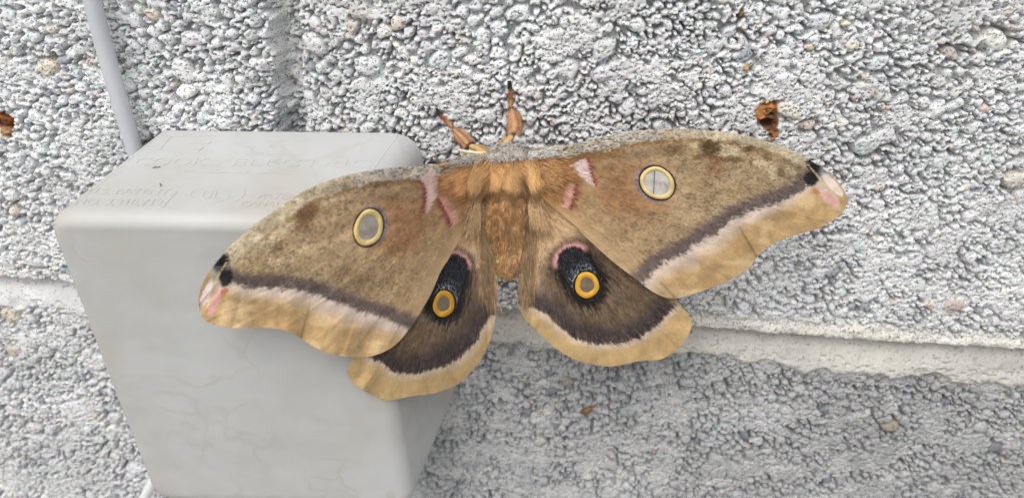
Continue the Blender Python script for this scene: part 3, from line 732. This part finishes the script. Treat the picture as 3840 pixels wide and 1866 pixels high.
# right forewing
RL = [(1868, 576), (1920, 566), (1976, 560), (2060, 550), (2143, 540), (2264, 514), (2386, 492), (2507, 483), (2621, 487), (2735, 498), (2848, 521), (2947, 555), (3023, 593), (3099, 642), (3152, 692), (3182, 748)]
RTR = [(1868, 600), (1960, 690), (2052, 760), (2150, 840), (2188, 880), (2249, 937), (2310, 990), (2370, 1035), (2446, 1092), (2507, 1117), (2568, 1110), (2659, 1081), (2735, 1050), (2803, 1009), (2845, 958), (2886, 921), (2962, 887), (3053, 861), (3129, 823), (3167, 785), (3182, 748)]
SR = dict(root=(1930, 630), len=1270., inner=[(1960, 700), (2150, 840), (2310, 990), (2446, 1092)], lead=RL, cw=(44, 50, 50, 34, 44, 34), sgn=-1, ph=1.1,
 pm=[(3075, 660), (3023, 690), (2962, 735), (2886, 764), (2810, 787), (2750, 812), (2697, 855), (2628, 901), (2552, 946), (2492, 977), (2440, 1016), (2400, 1062)], ww=(24, 36, 62, 50),
 blobs=[(2728, 562, 62, 26, 8, (224, 208, 174), 1.), (2595, 548, 44, 24, 0, (220, 202, 166), .9), (2848, 612, 34, 24, 20, (224, 208, 174), .95), (2898, 634, 32, 28, 0, (224, 208, 174), .95), (2962, 656, 36, 30, 0, (222, 206, 172), .9), (2800, 640, 40, 22, 10, (192, 172, 134), .6),
        (2661, 545, 42, 46, 0, (86, 66, 42), .9), (2802, 556, 34, 22, 0, (96, 76, 50), .8), (2640, 585, 50, 16, 0, (104, 78, 50), .7), (2740, 598, 70, 13, 5, (108, 84, 56), .7), (2872, 588, 24, 16, 20, (104, 82, 54), .6), (2926, 642, 14, 26, 30, (110, 90, 62), .5), (2950, 660, 60, 18, 20, (110, 90, 62), .5), (2680, 630, 45, 40, 0, (142, 100, 62), .5), (2520, 560, 90, 26, 0, (140, 112, 76), .5), (2250, 580, 120, 26, -8, (146, 112, 68), .6),
        (2800, 720, 90, 40, -10, (166, 142, 104), .5), (2060, 640, 110, 50, 10, (172, 112, 58), .6)],
 tris=[dict(line=[(2196, 590), (2206, 610), (2212, 640), (2222, 672), (2234, 700)], s=1, w=(76, 46, 6), col=(236, 214, 208)), dict(line=[(2158, 688), (2152, 715), (2148, 745), (2134, 785)], s=1, w=(20, 34, 30), col=(226, 174, 158))],
 apex=[(3050, 622, 22, 34, -42, (26, 24, 26), .97), (3042, 668, 30, 28, -30, (36, 32, 36), .95), (3088, 650, 12, 28, -42, (140, 152, 160), .7), (3122, 692, 17, 60, -42, (236, 222, 216), .85), (3112, 742, 20, 50, -46, (224, 176, 172), .92), (3060, 716, 16, 9, 20, (190, 110, 90), .75), (3082, 700, 22, 24, -40, (224, 208, 202), .6)],
 vein=[(3030, 618), (3065, 660), (3095, 692), (3140, 744)],
 eye=dict(c=(2465, 686), a=68, b=57, ang=36, sh=(-9, 3), rust=(2380, 720)), pane=(190, 190, 190))
SR['veins'] = [(3129, 823), (2962, 887), (2845, 958), (2735, 1050), (2600, 1100), (2490, 1110)]
SR['relief'] = ripple(SR)
fu = ([0, .5, 1], [0, .5, 1])
lf, LP = wing('forewing', LL, LTR, 400, 210, fore_colour, yl, SL)
rf_, RP = wing('forewing', RL, RTR, 420, 210, fore_colour, yr, SR)
# hindwings lie just behind the forewings
def yhl(px, py): return yl(px, py)+.0013
def yhr(px, py): return yr(px, py)+.0018
HLa = [(1826, 760), (1750, 770), (1660, 860), (1590, 980), (1520, 1100), (1430, 1200), (1370, 1280), (1330, 1335), (1313, 1365), (1300, 1395), (1326, 1438)]
HLb = [(1826, 760), (1830, 838), (1836, 930), (1843, 1011), (1860, 1097), (1858, 1183), (1839, 1270), (1804, 1347), (1761, 1399), (1718, 1438), (1632, 1472), (1546, 1484), (1477, 1497), (1442, 1500), (1382, 1473), (1326, 1438)]
def pinkside_l(P): return ss(1010, 960, P[..., 1]+(P[..., 0]-1740)*-.35)
SHL = dict(inner=HLb[:7], root=(1815, 760), len=760., sgn=-1, ph=.3, bw=51, bandw=84,
 pm=[(1868, 1160), (1836, 1182), (1812, 1222), (1786, 1272), (1722, 1338), (1640, 1376), (1545, 1396), (1478, 1390), (1430, 1350), (1380, 1330)],
 axis=[(1702, 1006), (1684, 1070), (1664, 1140)], fc=(1640, 1180), fa=190, fb=290, fang=25,
 pink=(1702, 1006, 54, 54, 0), pm_pink=lambda P: ss(0, -34, (P[..., 1]-1006)*.96-(P[..., 0]-1702)*.28+(P[..., 0] < 1702)*(1702-P[..., 0])*.6), up=lambda P: ss(10, -40, (P[..., 1]-1138)-(P[..., 0]-1664)*.35),
 eye=dict(c=(1664, 1138), a=40, b=50, ang=12))
SHL['relief'] = ripple(SHL, .0004)
HRa = [(1968, 740), (2050, 730), (2160, 790), (2240, 860), (2310, 930), (2390, 990), (2470, 1050), (2520, 1098), (2548, 1140), (2583, 1178), (2595, 1218)]
HRb = [(1968, 740), (1976, 815), (1972, 905), (1961, 1027), (1952, 1118), (1957, 1178), (1991, 1218), (2052, 1278), (2112, 1324), (2173, 1353), (2241, 1368), (2295, 1373), (2393, 1354), (2477, 1346), (2530, 1316), (2575, 1269), (2595, 1218)]
SHR = dict(inner=HRb[:6], root=(1985, 760), len=760., sgn=1, ph=.9, bw=57, bandw=80,
 pm=[(1950, 1146), (2010, 1150), (2052, 1178), (2110, 1232), (2168, 1268), (2240, 1286), (2310, 1284), (2385, 1264), (2450, 1226), (2500, 1168), (2540, 1130)],
 axis=[(2150, 984), (2178, 1030), (2202, 1072)], fc=(2260, 1110), fa=300, fb=190, fang=38,
 pink=(2150, 984, 60, 60, 0), pm_pink=lambda P: ss(0, -34, (P[..., 1]-984)*.86+(P[..., 0]-2150)*.51), up=lambda P: ss(10, -45, (P[..., 1]-1068)+(P[..., 0]-2201)*.55),
 eye=dict(c=(2201, 1068), a=45, b=49, ang=0))
SHR['relief'] = ripple(SHR, .0004)
lh, LHP = wing('hindwing', HLa, HLb, 260, 150, hind_colour, yhl, SHL)
rh, RHP = wing('hindwing', HRa, HRb, 260, 150, hind_colour, yhr, SHR)

# eyespots: a raised yellow ring and a glassy pane, sub-parts of their wing
def eyespot(E, yf, par, rin, ycol, ycol2, pm_, wob):
    n = 56; an = np.linspace(0, 2*math.pi, n, endpoint=False); t = math.radians(E['ang'])
    def pt(r, lift):
        w_ = 1+wob*(np.sin(an*3+1)*.5+np.sin(an*5)*.3)
        u = E['a']*r*np.cos(an)*w_; v = E['b']*r*np.sin(an)*w_
        x = E['c'][0]+u*math.cos(t)-v*math.sin(t); y = E['c'][1]+u*math.sin(t)+v*math.cos(t)
        return bp(x, y, yf(x, y)-lift)
    rs = [(1.0, .00000), (.96, .00018), (.5+.5*rin, .00026), (rin+.05, .00018), (rin, .00005)]
    V = np.vstack([pt(r, l) for r, l in rs])
    cc = np.vstack([np.tile(lin(ycol if i < 3 else ycol2), (n, 1)) for i in range(len(rs))])
    ro = local(mesh_np('eyespot_ring', V, [grid_faces(len(rs), n, True)], M['yellow'], None, cc), moth)
    ro.parent = par; ro.matrix_parent_inverse = par.matrix_basis.inverted()
    V = np.vstack([pt(rin+.01, .00012), pt(rin*.6, .00018), pt(rin*.2, .00018), pt(.01, .00018)])
    k = np.arange(n); top = k+2*n
    po = mesh_np('eyespot_pane', V, [grid_faces(4, n, True)], M[pm_]); 
    ctr = len(V)
    po.parent = par
    return ro, po
EL, ER, EHL, EHR = SL['eye'], SR['eye'], SHL['eye'], SHR['eye']
def lift(yf, S, k): return lambda x, y: yf(x, y)+S['relief'](np.stack([np.asarray(x, float), np.asarray(y, float)], -1))-k
eyespot(EL, lift(yl, SL, .0002), lf, .66, (224, 200, 130), (210, 188, 140), 'pane_left', .04)
eyespot(ER, lift(yr, SR, .0002), rf_, .72, (230, 208, 144), (218, 200, 150), 'pane_right', .03)
eyespot(EHL, lift(yhl, SHL, .0002), lh, .56, (220, 162, 52), (206, 156, 66), 'pane_hind', .06)
eyespot(EHR, lift(yhr, SHR, .0002), rh, .56, (226, 170, 54), (212, 162, 70), 'pane_hind', .06)
for o in list(bpy.data.objects):
    if o.name.startswith('eyespot_'):      # wings keep world coordinates through the moth's inverse; so do their sub-parts
        o.matrix_parent_inverse = Matrix.Identity(4)
V, Fc = tube([bp(2455, 640, yr(2455, 640)-.0010), bp(2453, 684, yr(2453, 684)-.0011), bp(2451, 727, yr(2451, 727)-.0010)], .00007, 6, 10)
slit = mesh_np('pane_fold', V, Fc, M['fibre']); slit.parent = rf_

# body: one continuous surface, head (tucked under the collar), thorax, abdomen
axis_ = [(1895, 560, 40, -.0095), (1894, 575, 90, -.0105), (1893, 600, 130, -.0115), (1891, 640, 178, -.0125), (1891, 690, 196, -.0128), (1893, 750, 178, -.0125), (1899, 810, 150, -.0122), (1902, 870, 150, -.0122), (1903, 930, 150, -.0120), (1903, 965, 142, -.0118), (1903, 990, 112, -.0115), (1903, 1004, 66, -.0112), (1903, 1010, 20, -.0110)]
ax = spline([(a_, b_, c_, d_*1e4) for a_, b_, c_, d_ in axis_], 60)
cpt = bp(ax[:, 0], ax[:, 1], ax[:, 3]*1e-4); zc_ = (cpt-CAM)@F; rad_ = ax[:, 2]/2*zc_/FPX
ns = 40; an = np.linspace(0, 2*math.pi, ns, endpoint=False)
T = np.gradient(cpt, axis=0); T /= np.linalg.norm(T, axis=1, keepdims=True)
Xv = np.cross(T, (0, 1, 0)); Xv /= np.linalg.norm(Xv, axis=1, keepdims=True); Nv = np.cross(Xv, T)
BV = cpt[:, None]+rad_[:, None, None]*(Xv[:, None]*np.cos(an)[None, :, None]+.86*Nv[:, None]*np.sin(an)[None, :, None])
seg = 1+.018*np.sin(np.arange(60)*1.15)[:, None]*(np.arange(60)[:, None] > 34)
BV = cpt[:, None]+(BV-cpt[:, None])*seg[..., None]
bc = np.zeros((60, ns, 3))+(196, 152, 104)
bc[:9] = (176, 168, 156); bc[36:] = (250, 194, 140)
body = local(mesh_np('body', BV.reshape(-1, 3), [grid_faces(60, ns, True)], M['skin'], None, lin(bc).reshape(-1, 3)), moth)

def hair_mesh(name, A, Bm, Cc, wid, col, parent, kind='stuff', m='fur'):
    """tapered three-sided hairs through root A, middle Bm, tip Cc"""
    n = len(A); T = Cc-A; T /= np.linalg.norm(T, axis=1, keepdims=True)+1e-12
    S_ = np.cross(T, np.array((.3, 1, .1))); S_ /= np.linalg.norm(S_, axis=1, keepdims=True)+1e-12; Q = np.cross(T, S_)
    wid = np.broadcast_to(wid, (n,))[:, None]
    V = []
    for (P_, k) in ((A, 1.), (Bm, .8)):
        for a_ in (0, 2.094, 4.189): V.append(P_+wid*.5*k*(S_*math.cos(a_)+Q*math.sin(a_)))
    V.append(Cc); V = np.stack(V, 1).reshape(-1, 3)
    b_ = np.arange(n)[:, None]*7
    Q4 = np.vstack([b_+np.array(x)[None] for x in ((0, 1, 4, 3), (1, 2, 5, 4), (2, 0, 3, 5))])
    T3 = np.vstack([b_+np.array(x)[None] for x in ((3, 4, 6), (4, 5, 6), (5, 3, 6))])
    colv = np.repeat(col, 7, 0)
    o = local(mesh_np(name, V, [Q4, T3], M[m], None, colv), moth)
    if parent is not None: o.parent = parent; o.matrix_parent_inverse = Matrix.Identity(4)
    if kind: o['kind'] = kind
    return o
TOCAM = lambda P_: (CAM-P_)/np.linalg.norm(CAM-P_, axis=-1, keepdims=True)
def body_fur(n, i0, i1, length, flow, out, col, jit, wid, spread=.3, colj=.12):
    ii = rng.uniform(i0, i1, n); a_ = rng.uniform(-.35, math.pi+.35, n)
    i_ = ii.astype(int); fr_ = (ii-i_)[:, None]; i2 = np.minimum(i_+1, 59)
    c_ = cpt[i_]*(1-fr_)+cpt[i2]*fr_; r_ = rad_[i_]*(1-fr_[:, 0])+rad_[i2]*fr_[:, 0]
    nn = Xv[i_]*np.cos(a_)[:, None]+Nv[i_]*np.sin(a_)[:, None]
    if (Nv[:, 1].mean() > 0): nn = Xv[i_]*np.cos(a_)[:, None]-Nv[i_]*np.sin(a_)[:, None]
    A = c_+nn*(r_*.93)[:, None]
    L_ = length*rng.uniform(.6, 1.25, n)[:, None]
    clump = (fbm(ii*.35, a_*3, 161, 2)-.5)[:, None]
    d = T[i_]*flow+nn*out+Xv[i_]*(clump*2.2*spread)+rng.normal(0, jit, (n, 3)); d /= np.linalg.norm(d, axis=1, keepdims=True)
    d2 = T[i_]*(flow+.35)+nn*(out*.1)+Xv[i_]*(clump*2.6*spread)+rng.normal(0, jit, (n, 3)); d2 /= np.linalg.norm(d2, axis=1, keepdims=True)
    Bm = A+d*L_*.5; Cc = Bm+d2*L_*.5
    cl = lin(np.clip(np.array(col)[None]*(1+rng.normal(0, colj, (n, 1)))*(1+(clump)*.5), 0, 255))
    return A, Bm, Cc, np.full(n, wid), cl
sets = [body_fur(1800, 10, 32, .0018, .9, .2, (226, 182, 128), .22, .00010),
        body_fur(3000, 26, 44, .0016, .9, .2, (248, 194, 136), .2, .00010, .5),
        body_fur(8000, 34, 58.5, .0015, .9, .14, (252, 198, 142), .15, .00010, .3, .07),
        body_fur(1800, 3, 12, .0016, .5, .6, (212, 206, 198), .45, .00010, .3, .2)]
A, Bm, Cc, wd_, cl_ = [np.concatenate([s_[k] for s_ in sets]) for k in range(5)]
fo = hair_mesh('fur', A, Bm, Cc, wd_, cl_, None)

def px_hairs(name, R_, T_, yf, lift0, lift1, wid, col, parent=None, bend=None):
    """hairs laid along a wing or body, from photo-pixel roots R_ to tips T_"""
    Mx = (R_+T_)/2+(bend if bend is not None else 0)
    A = bp(R_[:, 0], R_[:, 1], yf(R_[:, 0], R_[:, 1])-lift0)
    Bm = bp(Mx[:, 0], Mx[:, 1], yf(Mx[:, 0], Mx[:, 1])-(lift0+lift1)*.75)
    Cc = bp(T_[:, 0], T_[:, 1], yf(T_[:, 0], T_[:, 1])-lift1)
    return hair_mesh(name, A, Bm, Cc, wid, col, parent)
def ybody(px, py):
    d = np.abs(np.asarray(px, float)-1893); return np.where(d < 90, -.0172+.00000035*d**2, np.where(np.asarray(px) < 1893, yl(px, py), yr(px, py)))
# shoulder tufts
def tuft(name, n, r0, r1, tip0, tip1, ln, col, yf=ybody, lift=(.0006, .0016), wid=.00011, jit=10):
    k = rng.random(n)[:, None]; j = rng.random(n)[:, None]
    R_ = np.array(r0)*(1-k)+np.array(r1)*k+rng.normal(0, jit, (n, 2))
    d = np.array(tip0)*(1-k)+np.array(tip1)*k
    R_ = R_+d*j*.45
    clump = (vn(k[:, 0]*9, j[:, 0]*4, 171)-.5)[:, None]
    T_ = R_+d*rng.uniform(.35, .75, (n, 1))*ln+rng.normal(0, 7, (n, 2))+np.stack([clump[:, 0]*26, clump[:, 0]*0], 1)
    cl = lin(np.clip(np.array(col)*(1+rng.normal(0, .09, (n, 1)))*(1+clump*.35), 0, 255))
    return px_hairs(name, R_, T_, yf, *lift, wid, cl)
def clumps(name, n, per, xr, yr_, ln, flare, col, spread, lift, colj=.09, curl=.25, taper=None, wid=.00010):
    """locks of hair: each lock springs from a small patch and draws together to a point"""
    cx = rng.uniform(*xr, n); cy = rng.uniform(*yr_, n)
    if taper is not None: cx = 1896+(cx-1896)*np.interp(cy, *taper)
    k = rng.uniform(.7, 1.25, n)*ln
    dx = (cx-1893)*flare+rng.normal(0, curl, n)*k*.5; dy = k
    bend = rng.normal(0, curl, n)*k*.35
    i = np.repeat(np.arange(n), per); m = len(i)
    R_ = np.stack([cx[i], cy[i]], 1)+rng.normal(0, spread, (m, 2))
    T_ = np.stack([cx[i]+dx[i], cy[i]+dy[i]], 1)+rng.normal(0, spread*.5, (m, 2))-np.stack([0*i, rng.uniform(0, .35, m)*k[i]], 1)
    B_ = np.stack([bend[i], 0*bend[i]], 1)
    cb = 1+rng.normal(0, colj, n)
    cl = lin(np.clip(np.array(col)*(cb[i]+rng.normal(0, .06, m))[:, None], 0, 255))
    return px_hairs(name, R_, T_, ybody, *lift, wid, cl, None, B_)
clumps('fur', 90, 34, (1838, 1950), (640, 850), 70, .08, (248, 194, 134), 16, (.0001, .0007), colj=.02, curl=.28)
clumps('shoulder_tuft', 90, 36, (1806, 1874), (612, 650), 112, .42, (224, 178, 122), 15, (.0005, .0012), colj=.04)
clumps('shoulder_tuft', 90, 36, (1908, 1978), (606, 645), 112, .42, (224, 178, 122), 15, (.0005, .0012), colj=.04)
clumps('fur', 8, 50, (1876, 1908), (605, 640), 55, .1, (206, 156, 102), 8, (.0004, .0010))
tuft('collar', 800, (1700, 602), (2060, 572), (-26, 8), (40, 6), .7, (232, 228, 220), lift=(.0002, .0007), wid=.00010, jit=9)
tuft('collar', 380, (1800, 590), (1990, 576), (-10, 26), (12, 26), .7, (222, 218, 212), lift=(.0006, .0012), wid=.00010, jit=7)
# wing-base hair, rusty on the forewings, tan and long on the hindwings
tuft('wing_base_hair', 900, (1812, 650), (1740, 640), (-110, 80), (-90, 40), .9, (226, 172, 118), lift=(.0001, .0003), wid=.00007, jit=26)
tuft('wing_base_hair', 900, (1975, 640), (2050, 630), (110, 80), (80, 30), .9, (228, 174, 120), lift=(.0001, .0003), wid=.00007, jit=26)
tuft('wing_base_hair', 900, (1828, 690), (1790, 770), (-14, 190), (-60, 150), .8, (208, 172, 130), lift=(.0002, .0004), wid=.00009, jit=14)
tuft('wing_base_hair', 900, (1966, 690), (2010, 770), (8, 190), (60, 140), .8, (210, 174, 132), lift=(.0002, .0004), wid=.00009, jit=14)
tuft('inner_margin_hair', 900, (1812, 800), (1835, 1060), (14, 180), (10, 150), 1., (206, 172, 130), yf=yhl, lift=(.0001, .0004), wid=.00007, jit=12)
tuft('inner_margin_hair', 900, (1990, 800), (1972, 1040), (-6, 180), (-8, 150), 1., (208, 174, 132), yf=yhr, lift=(.0001, .0004), wid=.00007, jit=12)
# short nap over the wings, each hair in the colour of the scales it grows from
def nap(n, P, colf, yf, S, ln, parent):
    nu, nv = P.shape[:2]; i_ = rng.integers(4, nu-4, n); j_ = rng.integers(3, int(nv*.88), n)
    R_ = P[i_, j_]+rng.normal(0, 1.5, (n, 2)); root = np.asarray(S['root'], float)
    ok = ell(R_, S['eye']['c'], S['eye']['a'], S['eye']['b'], S['eye']['ang']) > 1.75
    ok &= pdist(R_, S['pm'])[0]*S['sgn'] < -4
    if 'axis' in S: ok &= np.abs(pdist(R_, S['axis'])[0]) > S['bw']+26
    R_ = R_[ok]; n = len(R_)
    d = R_-root; d /= np.linalg.norm(d, axis=1, keepdims=True)+1e-9
    d = d+rng.normal(0, .22, (n, 2))
    cl = lin(np.clip(colf(R_, S)*(1+rng.normal(0, .08, (n, 1))), 0, 255))
    rel = lambda x, y: yf(x, y)+S['relief'](np.stack([x, y], -1))
    o = px_hairs('nap', R_, R_+d*ln*rng.uniform(.6, 1.3, (n, 1)), rel, -.00002, .00028, .00008, cl, parent)
    return o
nap(6500, LP, fore_colour, yl, SL, 17, lf); nap(6500, RP, fore_colour, yr, SR, 17, rf_)
nap(4500, LHP, hind_colour, yhl, SHL, 24, lh); nap(4500, RHP, hind_colour, yhr, SHR, 24, rh)

# legs
def leg(segs, label=None):
    """segs: (list of (px, py, y, half width px, colour))"""
    pts = np.array([(a_[0], a_[1], a_[2]*1e4) for a_ in segs], float); n = 46
    s_ = spline(pts, n)
    Lk_ = np.r_[0, np.cumsum(np.linalg.norm(np.diff(pts[:, :2], axis=0), axis=1))]; Ls = np.r_[0, np.cumsum(np.linalg.norm(np.diff(s_[:, :2], axis=0), axis=1))]
    hw = np.interp(Ls/Ls[-1], Lk_/Lk_[-1], [a_[3] for a_ in segs])
    cols = np.stack([np.interp(Ls/Ls[-1], Lk_/Lk_[-1], [a_[4][k] for a_ in segs]) for k in range(3)], 1)
    P_ = bp(s_[:, 0], s_[:, 1], s_[:, 2]*1e-4); z_ = (P_-CAM)@F
    V, Fc = tube(P_, .76*hw*z_/FPX, 12, n)
    cv = np.vstack([np.repeat(lin(cols), 12, 0), lin(cols[:1]), lin(cols[-1:])])
    o = local(mesh_np('leg', V, Fc, M['skin'], None, cv), moth)
    if label: o['label'] = label
    return o, s_, hw, cols
TAN, BRN, DRK, GLD = (190, 150, 108), (186, 144, 110), (46, 38, 34), (200, 164, 114)
def fringe(lg, i0, i1, n, ln, side):
    par, s_, hw, cols = lg
    i_ = rng.integers(i0, i1, n); T_ = np.gradient(s_[:, :2], axis=0); T_ /= np.linalg.norm(T_, axis=1, keepdims=True)
    Nn = np.stack([-T_[:, 1], T_[:, 0]], 1)
    sd_ = rng.choice(side, n)[:, None]
    R_ = s_[i_, :2]+Nn[i_]*sd_*(hw[i_]*rng.uniform(.2, .95, n))[:, None]
    tip = R_+(-T_[i_]*.2+T_[i_]*rng.uniform(-.9, .1, (n, 1))+Nn[i_]*sd_*.75)*ln*rng.uniform(.5, 1.2, (n, 1))
    cl = lin(np.clip(cols[i_]*(1.15+rng.normal(0, .14, (n, 1))), 0, 255))
    yy = s_[i_, 2]*1e-4
    A = bp(R_[:, 0], R_[:, 1], yy-.0004); Cc = bp(tip[:, 0], tip[:, 1], yy-.0003); Bm = (A+Cc)/2
    return hair_mesh('leg_hair', A, Bm, Cc, .00008, cl, par)
l1 = leg([(1830, 580, -.0105, 14, GLD), (1800, 562, -.0092, 17, GLD), (1764, 548, -.0078, 15, GLD), (1758, 543, -.0074, 7, DRK), (1752, 536, -.0070, 15, BRN), (1730, 513, -.0058, 15, BRN), (1700, 482, -.0044, 11, BRN), (1694, 475, -.0042, 7, (110, 72, 52)), (1690, 470, -.0040, 10, BRN), (1672, 452, -.0034, 9, (170, 118, 80)), (1654, 435, -.0034, 9, (160, 108, 72)), (1648, 428, -.0032, 10, DRK), (1641, 416, -.0030, 9, DRK), (1637, 406, -.0028, 6, DRK)])
l2 = leg([(1868, 575, -.0105, 14, GLD), (1884, 548, -.0092, 17, GLD), (1918, 514, -.0078, 17, GLD), (1924, 505, -.0074, 8, DRK), (1927, 496, -.0072, 14, BRN), (1930, 465, -.0058, 17, BRN), (1919, 412, -.0042, 13, BRN), (1916, 404, -.0040, 8, (110, 72, 52)), (1915, 396, -.0039, 10, BRN), (1916, 370, -.0034, 10, (164, 112, 74)), (1915, 340, -.0036, 9, (176, 124, 84)), (1913, 332, -.0034, 9, DRK), (1911, 318, -.0032, 12, DRK), (1909, 303, -.0030, 9, DRK)])
l3 = leg([(1690, 618, -.0090, 10, (150, 122, 92)), (1660, 613, -.0070, 9, (130, 100, 70)), (1635, 610, -.0050, 8, DRK), (1610, 610, -.0035, 6, DRK), (1604, 613, -.0030, 3, DRK)], 'dark leg tip peeking out above the left forewing')
fringe(l1, 14, 27, 900, 24, (-1, 1)); fringe(l2, 16, 29, 1000, 28, (-1, 1, 1)); fringe(l1, 27, 42, 260, 9, (-1, 1)); fringe(l2, 29, 42, 260, 9, (-1, 1)); fringe(l1, 0, 10, 200, 14, (-1, 1)); fringe(l2, 0, 11, 240, 14, (-1, 1))
# antenna: a feathery comb on the left of the head
ap = spline([(1812, 574), (1780, 572), (1750, 569), (1725, 563), (1716, 560)], 40); ya = -.0112
V, Fc = tube(bp(ap[:, 0], ap[:, 1], ya), (.0003, .0003, .0002), 8, 40)
ant = local(mesh_np('antenna', V, Fc, M['fur'], None, np.tile(lin((226, 212, 176)), (len(V), 1))), moth)
R_ = np.repeat(ap[2:38], 3, 0); k = np.tile((0, 1, 2), 36)
tip = R_+np.stack([14+rng.normal(0, 2, len(R_)), 20-6*k+rng.normal(0, 1.5, len(R_))], 1)
hair_mesh('antenna_comb', bp(R_[:, 0], R_[:, 1], ya), bp((R_[:, 0]+tip[:, 0])/2, (R_[:, 1]+tip[:, 1])/2+2, ya-.0002), bp(tip[:, 0], tip[:, 1], ya-.0003), .00008, np.tile(lin((228, 214, 178)), (len(R_), 1)), ant)

# water droplets
def drop_mesh(name):
    n, m_ = 16, 7; V = []
    for i in range(m_):
        a_ = math.pi/2*i/(m_-1); V += [(math.cos(b_)*math.cos(a_)*1., -math.sin(a_)*.8, math.sin(b_)*math.cos(a_)) for b_ in np.linspace(0, 2*math.pi, n, endpoint=False)]
    V += [(math.cos(b_)*.9, .12, math.sin(b_)*.9) for b_ in np.linspace(0, 2*math.pi, n, endpoint=False)]
    V = np.array(V); Fc = grid_faces(m_, n, True)
    i = np.arange(n); j = (i+1) % n
    bot = np.stack([i, i+n*m_, j+n*m_, j], 1)
    return mesh_np(name, V, [Fc, bot], M['water'])
proto = None
drops = [(1392, 877, 11, yl, SL, 'largest clear water droplet low in the left forewing eyespot', 'large'), (1404, 842, 8, yl, SL, 'small water droplet at the right side of the left forewing eyespot', 'el'), (1377, 843, 7, yl, SL, 'small water droplet in the middle of the left forewing eyespot', 'el'), (1376, 829, 6, yl, SL, 'small water droplet at the upper left in the left forewing eyespot', 'el'), (1355, 868, 7, yl, SL, 'small water droplet at the lower left rim of the left forewing eyespot', 'el'), (1406, 822, 6, yl, SL, 'tiny water droplet at the upper right in the left forewing eyespot', 'el'),
 (2486, 692, 13, yr, SR, 'round clear water droplet on the pale eyespot of the right forewing', 'large'),
 (2090, 1043, 10, yhr, SHR, 'water droplet on the dark hair left of the right hindwing capsule, largest there', 'hr'), (2254, 1048, 7, yhr, SHR, 'tiny water droplet at the upper right of the right hindwing yellow ring', 'hr'), (2263, 1098, 7, yhr, SHR, 'tiny water droplet at the lower right of the right hindwing yellow ring', 'hr'), (2120, 1092, 7, yhr, SHR, 'upper of two tiny water droplets left of the right hindwing yellow ring', 'hr'), (2124, 1114, 6, yhr, SHR, 'lower of two tiny water droplets left of the right hindwing yellow ring', 'hr')]
for (px, py, r, yf, S, lb, gk) in drops:
    if proto is None: proto = drop_mesh('water_droplet'); o = proto
    else: o = proto.copy(); sc.collection.objects.link(o)
    y = float(yf(px, py)+S['relief'](np.array((px, py), float)))-(.0006 if gk in ('el', 'large') else .0003)
    p_ = bp(px, py, y); s_ = r*float((p_-CAM)@F)/FPX
    o.location = p_; o.scale = (s_,)*3
    o['category'] = 'water droplet'
    o['label'] = lb
    o['group'] = {'el': 'droplets in the left forewing eyespot', 'hr': 'droplets on the right hindwing', 'large': 'water droplets on the moth'}[gk]
bpy.context.view_layer.update()
